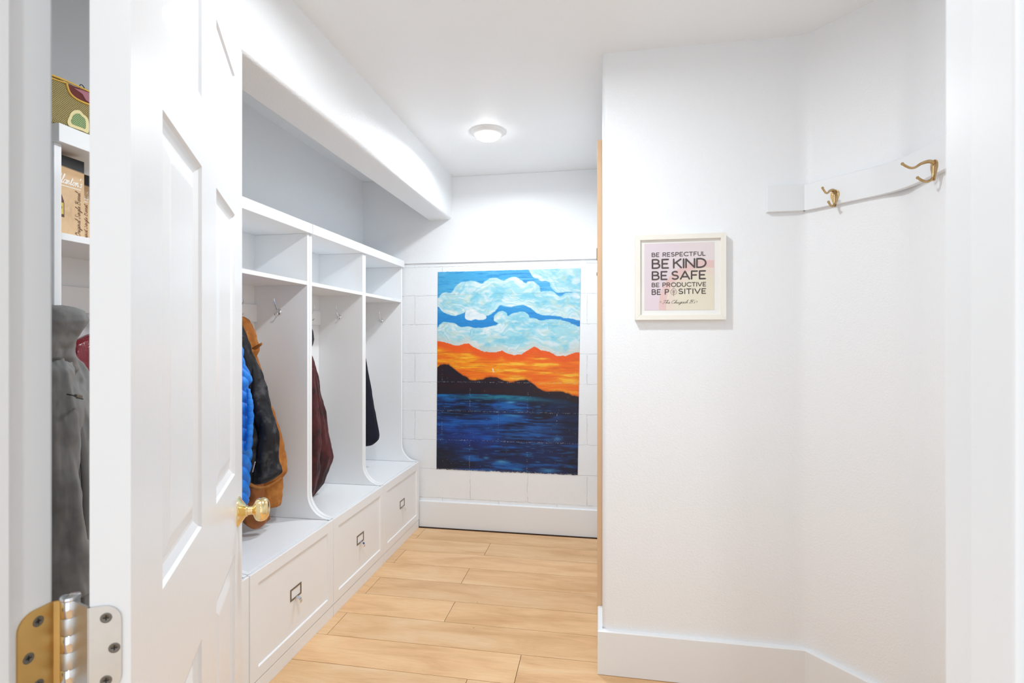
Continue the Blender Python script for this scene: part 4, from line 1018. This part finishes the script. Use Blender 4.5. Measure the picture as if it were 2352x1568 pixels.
loft([lv(846, 700, 718, 2.48, .02), lv(900, 700, 727, 2.47, .028), lv(960, 698, 731, 2.46, .032), lv(1020, 696, 736, 2.46, .034), lv(1080, 694, 733, 2.46, .034), lv(1130, 694, 722, 2.46, .026), lv(1146, 696, 714, 2.46, .015)],
     48, 90, ((3, .08, 0.4), (7, .03, 1)), 0.008, 14, seed=14).build('sleeve', M['maroon'], t, smooth=180)
loft([lv(738, 690, 698, 2.60, .008), lv(760, 688, 706, 2.60, .02), lv(800, 686, 708, 2.60, .026), lv(830, 684, 708, 2.60, .03)], 36, 40, ((3, .05, 0),), 0.004, 16, seed=35).build('neck', M['maroon'], t, smooth=180)
loft([(1.27, -1.59, 2.50, .02, .04), (1.22, -1.58, 2.47, .035, .09), (1.12, -1.575, 2.46, .045, .12), (.9, -1.57, 2.455, .05, .13), (.65, -1.57, 2.455, .05, .13), (.56, -1.57, 2.46, .045, .12), (.55, -1.57, 2.46, .035, .11)],
     90, 90, ((4, .05, 0), (11, .03, 1)), 0.009, 12, seed=36, power=2.4).build('front_panel', M['maroon'], t, smooth=180)
loft([(1.24, -1.56, 2.38, .016, .018), (1.20, -1.54, 2.365, .035, .034), (1.05, -1.525, 2.35, .042, .038), (.85, -1.52, 2.345, .042, .038), (.66, -1.52, 2.345, .038, .036), (.65, -1.52, 2.345, .03, .028)],
     56, 80, ((3, .08, .5), (7, .03, 1)), 0.009, 14, seed=37).build('sleeve', M['maroon'], t, smooth=180)
# --- fourth locker: navy garment
t = thing('navy_garment', 'navy blue garment hanging in the locker against the back wall', 'garment', (-1.60, 3.12, 1.43))
loft([lv(742, 818, 822, 3.14, .006), lv(756, 816, 826, 3.14, .014), lv(770, 815, 828, 3.14, .02), lv(800, 812, 834, 3.14, .03), lv(838, 808, 842, 3.14, .045), lv(880, 806, 850, 3.14, .055), lv(930, 806, 858, 3.14, .06), lv(970, 806, 865, 3.14, .06), lv(1000, 806, 870, 3.14, .06), lv(1012, 806, 869, 3.14, .06), lv(1017, 806, 862, 3.14, .055), lv(1022, 806, 855, 3.14, .05)],
     56, 110, ((4, .03, 0), (9, .015, 1)), 0.004, 10, seed=16).build('body', M['navy'], t, smooth=180)

# --- locker behind the door: grey jacket and shiny red garment
t = thing('grey_jacket', 'grey hooded jacket hanging in the gap between door and frame', 'jacket', (-1.45, 1.22, 1.40))
def lt(v, uL, uR, tt, depth):
    """level of a garment at forward distance tt, cross-section turned to face the doorway"""
    um = (uL + uR) / 2; d = ray(um, v); per = Vector((d.y, -d.x)).normalized()
    return (CH + d.z * tt, d.x * tt, d.y * tt, (uR - uL) / 2 / FPX * tt, depth, math.atan2(per.y, per.x))
loft([lt(700, 112, 140, 1.325, .012), lt(703, 106, 160, 1.325, .026), lt(712, 98, 176, 1.325, .036), lt(724, 94, 184, 1.325, .040), lt(736, 93, 187, 1.325, .040), lt(750, 95, 180, 1.325, .038), lt(765, 97, 172, 1.325, .036), lt(785, 84, 163, 1.325, .044), lt(800, 70, 161, 1.33, .052), lt(822, 60, 163, 1.335, .058), lt(850, 60, 160, 1.35, .05), lt(866, 70, 150, 1.36, .03)],
     64, 90, ((3, .07, .5), (5, .05, 2)), 0.010, 15, seed=21, twist=1.0).build('hood', M['grey'], t, smooth=180)
loft([lt(770, 100, 150, 1.40, .02), lt(790, 92, 161, 1.41, .035), lt(805, 90, 166, 1.42, .045), lt(820, 88, 173, 1.43, .055), lt(850, 84, 189, 1.44, .07), lt(878, 82, 203, 1.44, .08), lt(920, 80, 216, 1.44, .09), lt(980, 78, 226, 1.44, .095), lt(1100, 76, 232, 1.44, .10), lt(1250, 76, 236, 1.44, .10), lt(1380, 80, 236, 1.44, .095), lt(1440, 84, 226, 1.44, .08)],
     110, 190, ((4, .05, .5), (9, .035, 2), (17, .016, 0)), 0.020, 14, seed=22, twist=0.6, zk=0.2).build('body', M['grey'], t, smooth=180)
loft([lt(796, 90, 146, 1.35, .022), lt(812, 86, 156, 1.34, .036), lt(850, 92, 168, 1.32, .042), lt(900, 86, 172, 1.315, .046), lt(960, 84, 178, 1.31, .048), lt(1050, 82, 180, 1.31, .048), lt(1150, 84, 184, 1.31, .048), lt(1240, 88, 182, 1.31, .044), lt(1330, 94, 186, 1.31, .042), lt(1372, 98, 184, 1.31, .034)],
     64, 150, ((3, .07, .5), (6, .045, 2), (11, .02, 1)), 0.017, 16, seed=23, twist=0.8, zk=0.22).build('sleeve', M['grey'], t, smooth=180)
def seam_on(us, mat_, nm, w=0.0016):
    pts = catmull([p for p in us], 6)
    return MB().tube(pts, w, 8).build(nm, mat_, t, smooth=180)
def pr_t(u, v, tt):
    d = ray(u, v); return Vector((d.x * tt, d.y * tt, CH + d.z * tt))
DIST = {}
seam_on([pr_t(153, 905, 1.258), pr_t(164, 907, 1.264), pr_t(174, 909, 1.280)], M['black'], 'drawcord', 0.0016)
MB().tube(catmull([pr_t(158, 850, 1.355), pr_t(172, 930, 1.345), pr_t(188, 1020, 1.335), pr_t(196, 1120, 1.33), pr_t(195, 1220, 1.33), pr_t(188, 1310, 1.33), pr_t(186, 1400, 1.34)], 8), 0.009, 12, flat=0.6).build('zip_placket', M['grey_seam'], t, smooth=180, label='darker grey zip placket')
MB().tube([pr_t(173, 908.5, 1.278), pr_t(186, 911, 1.300)], 0.0042, 10).build('cord_stopper', M['pewter'], t, smooth=60)
MB().tube([pr_t(176, 913, 1.282), pr_t(190, 916, 1.310)], 0.0018, 8).build('drawcord', M['black'], t, smooth=60)

t = thing('red_garment', 'shiny dark red garment hanging behind the grey jacket', 'garment', (-1.58, 1.40, 1.30))
loft([(1.425, -1.618, 1.508, .006, .010), (1.40, -1.610, 1.505, .014, .022), (1.35, -1.603, 1.495, .022, .050), (1.318, -1.597, 1.462, .028, .086), (1.300, -1.590, 1.432, .032, .118), (1.27, -1.588, 1.430, .036, .124), (1.0, -1.585, 1.430, .038, .128), (.75, -1.585, 1.430, .038, .13), (.68, -1.585, 1.430, .032, .125)],
     100, 110, ((4, .05, .5), (13, .03, 2)), 0.010, 22, seed=25, power=2.4).build('body', M['red'], t, smooth=180)

# ================================================================== THINGS ON THE LOCKER BEHIND THE DOOR
# bag
XBg = -1.372; bz = 1.8605
bg = thing('mesh_bag', 'olive mesh bag with mustard piping on top of the locker behind the door', 'bag', (-1.44, 1.20, bz))
def mesh_weave(ca=srgb(172, 156, 102), cb=srgb(72, 58, 34)):
    m = mat('olive_mesh', ca, 0.85); nt = m.node_tree; N = nt.nodes; L = nt.links; b = N['Principled BSDF']
    tc = N.new('ShaderNodeTexCoord'); mp = N.new('ShaderNodeMapping'); mp.inputs['Rotation'].default_value = (math.radians(38), 0, 0)
    L.new(tc.outputs['Object'], mp.inputs['Vector'])
    w1 = N.new('ShaderNodeTexWave'); w1.bands_direction = 'Y'; w1.inputs['Scale'].default_value = 90; L.new(mp.outputs[0], w1.inputs['Vector'])
    w2 = N.new('ShaderNodeTexWave'); w2.bands_direction = 'Z'; w2.inputs['Scale'].default_value = 90; L.new(mp.outputs[0], w2.inputs['Vector'])
    mx = N.new('ShaderNodeMath'); mx.operation = 'MULTIPLY'; L.new(w1.outputs['Fac'], mx.inputs[0]); L.new(w2.outputs['Fac'], mx.inputs[1])
    r = N.new('ShaderNodeValToRGB'); r.color_ramp.elements[0].position = 0.18; r.color_ramp.elements[0].color = ca; r.color_ramp.elements[1].position = 0.55; r.color_ramp.elements[1].color = cb
    L.new(mx.outputs[0], r.inputs['Fac']); L.new(r.outputs['Color'], b.inputs['Base Color'])
    bp = N.new('ShaderNodeBump'); bp.inputs['Distance'].default_value = -0.0015; L.new(mx.outputs[0], bp.inputs['Height']); L.new(bp.outputs['Normal'], b.inputs['Normal'])
    return m
M['mesh'] = mesh_weave()
M['mustard'] = mat('mustard_piping', srgb(214, 172, 72), 0.6)
M['maroon_vinyl'] = mat('maroon_vinyl', srgb(96, 30, 26), 0.3, vary=0.4, vscale=30)
M['pink_cloth'] = mat('dusty_pink_cloth', srgb(168, 108, 122), 0.7, vary=0.15, vscale=40)
M['cream'] = mat('cream_trim', srgb(226, 212, 160), 0.8, bump=0.0005, bscale=400)
M['green_mesh'] = mesh_weave(srgb(160, 184, 132), srgb(66, 96, 50))
MB().box(-1.520, XBg, 1.000, 1.345, bz, 1.985).build('body', M['mesh'], bg, bevel=0.012)
xf = XBg + 0.0008
def by(p): # (u,v) sketch of the front face -> points on it
    d = ray(*p); tt = XBg / d.x; return (d.y * tt, CH + d.z * tt)
for path_, rr in (([(95, 163), (122, 174), (150, 185), (178, 198), (206, 211), (226, 220)], 0.0026), ([(95, 170), (122, 181), (150, 190), (152, 190)], 0.0022),
                  ([(152, 191), (155, 203), (160, 214), (170, 224), (184, 232), (204, 240), (226, 246)], 0.0030)):
    pts = [Vector((xf, *by(p))) for p in path_]
    MB().tube(catmull(pts, 5), rr, 8).build('piping', M['mustard'], bg, smooth=180, label='mustard yellow piping')
win = [(153, 193), (157, 205), (163, 215), (172, 223), (186, 231), (206, 238), (226, 244), (226, 222), (206, 213), (178, 201)]
pl = [by(p) for p in win]; mb = MB(); mb.prism(pl, XBg - 0.001, XBg + 0.0012, 'x'); mb.build('window', M['maroon_vinyl'], bg, label='dark maroon window')
pl = [by(p) for p in [(168, 202), (190, 208), (226, 222), (226, 242), (206, 237), (196, 230), (188, 216)]]
MB().prism(pl, XBg + 0.0012, XBg + 0.0022, 'x').build('cloth_lining', M['pink_cloth'], bg, label='dusty pink lining')
pt = [(154, 279), (158, 268), (163, 258), (172, 253), (183, 254), (190, 262), (199, 270), (203, 282), (202, 305), (190, 301), (170, 294), (158, 289)]
pp = smoothpoly([by(p) for p in pt], 3)
MB().prism(pp, XBg - 0.001, XBg + 0.0016, 'x').build('patch', M['cream'], bg, label='cream scalloped patch')
cx_, cz_ = sum(p[0] for p in pp) / len(pp), sum(p[1] for p in pp) / len(pp)
MB().prism([(cx_ + (p[0] - cx_) * 0.68, cz_ + (p[1] - cz_) * 0.66) for p in pp], XBg + 0.0016, XBg + 0.0026, 'x').build('patch_centre', M['green_mesh'], bg, label='green mesh patch centre')
lp_ = [Vector((xf - 0.004, *by(p))) for p in [(185, 207), (185, 198), (188, 194), (193, 197), (198, 206)]]
MB().tube(catmull(lp_, 5), 0.0011, 8).build('zip_loop', M['black'], bg, smooth=180, label='black zip loop')

# cartons
def carton(x_front, y0, y1, label, seed):
    z0, z1 = 1.5852, 1.797; dpt = 0.095
    t = thing('gift_carton', label, 'carton', (x_front - dpt / 2, (y0 + y1) / 2, z0), 'cartons on the locker shelf')
    MB().box(x_front - dpt, x_front, y0, y1, z0, z1).build('box', M['carton'], t, bevel=0.001)
    x = x_front + 0.0006
    def cc(a, b):
        zz = z1 - b * (z1 - z0); yy = a
        c = np.zeros(a.shape + (3,)) + np.array((226, 192, 150.0))
        c = mixc(c, (204, 166, 122), (1 - sm(0.20, 0.26, b)) * 0.9); c = mixc(c, (214, 178, 134), sm(0.45, 0.6, fbm(a * 5, b * 9, seed, 3)) * 0.35)
        edge = 0.115 + 0.02 * a
        c = mixc(c, (14, 12, 14), 1 - sm(edge, edge + 0.03, b))
        h = np.exp(-((a - 0.55) / 0.16) ** 2 - ((b - 0.68) / 0.14) ** 2); c = mixc(c, (198, 162, 124), h * 0.5 * sm(0.4, 0.6, fbm(a * 14, b * 18, 4, 3)))
        # bottle picture at the left: dark glass above a yellow label
        r = 0.10 + 0.15 * sm(0.46, 0.58, b)
        m1 = (a < 0.26 + 0.10 * sm(0.46, 0.60, b)) & (b > 0.44) & (b < 0.78); c = np.where(m1[..., None], np.array((96, 56, 44.0)), c)
        m2 = (a < 0.34) & (b > 0.60) & (b < 0.745); c = np.where(m2[..., None], np.array((216, 190, 96.0)), c)
        m3 = (a < 0.31) & (np.abs(b - 0.66) < 0.012) | (a < 0.28) & (np.abs(b - 0.70) < 0.010); c = np.where((m3 & (np.abs((a * 30) % 1 - .5) < .35))[..., None], np.array((110, 80, 40.0)), c)
        return c
    grid_object('printed_front', 90, 190, [(x, y0 + 0.001, z1 - 0.001), (x, y1 - 0.001, z1 - 0.001), (x, y1 - 0.001, z0 + 0.001), (x, y0 + 0.001, z0 + 0.001)], cc, attr_mat('carton_print', 0.45), t)
    st, w = text_strokes("Blanton's", SC, 0.03, True, 0.25); L_ = (y1 - y0) * 0.80; h = 0.024
    def mp(v): return Vector((x + 0.0004, y0 + (y1 - y0) * 0.10 + v.x, z1 - 0.074 + v.y))
    st = [[(a * L_ / w, b * h) for a, b in q] for q in st] + [[(0.004, -0.007), (L_ * 0.96, -0.007)]]
    ink_mesh(st, 0.0021, mp).build('brand_lettering', M['white_ink'], t, fix=False, label='white script lettering')
    st, w = text_strokes("Original Single Barrel", SC, 0.05, True, 0.2); L_ = 0.118; h = 0.0135
    def mp2(v): return Vector((x + 0.0004, y1 - 0.012 - v.y, z0 + 0.004 + v.x))
    ink_mesh([[(a * L_ / w, b * h) for a, b in q] for q in st], 0.0009, mp2).build('side_lettering', M['brown_ink'], t, fix=False, label='brown script lettering')
    return t
M['carton'] = mat('carton_board', srgb(216, 182, 140), 0.55); M['white_ink'] = mat('white_ink', srgb(240, 236, 228), 0.5); M['brown_ink'] = mat('brown_ink', srgb(104, 66, 40), 0.6)
carton(-1.397, 1.1135, 1.1990, 'tan and black carton with white script, in front on the locker shelf', 3)
carton(-1.500, 1.2160, 1.3080, 'tan and black carton partly hidden behind the other carton', 5)
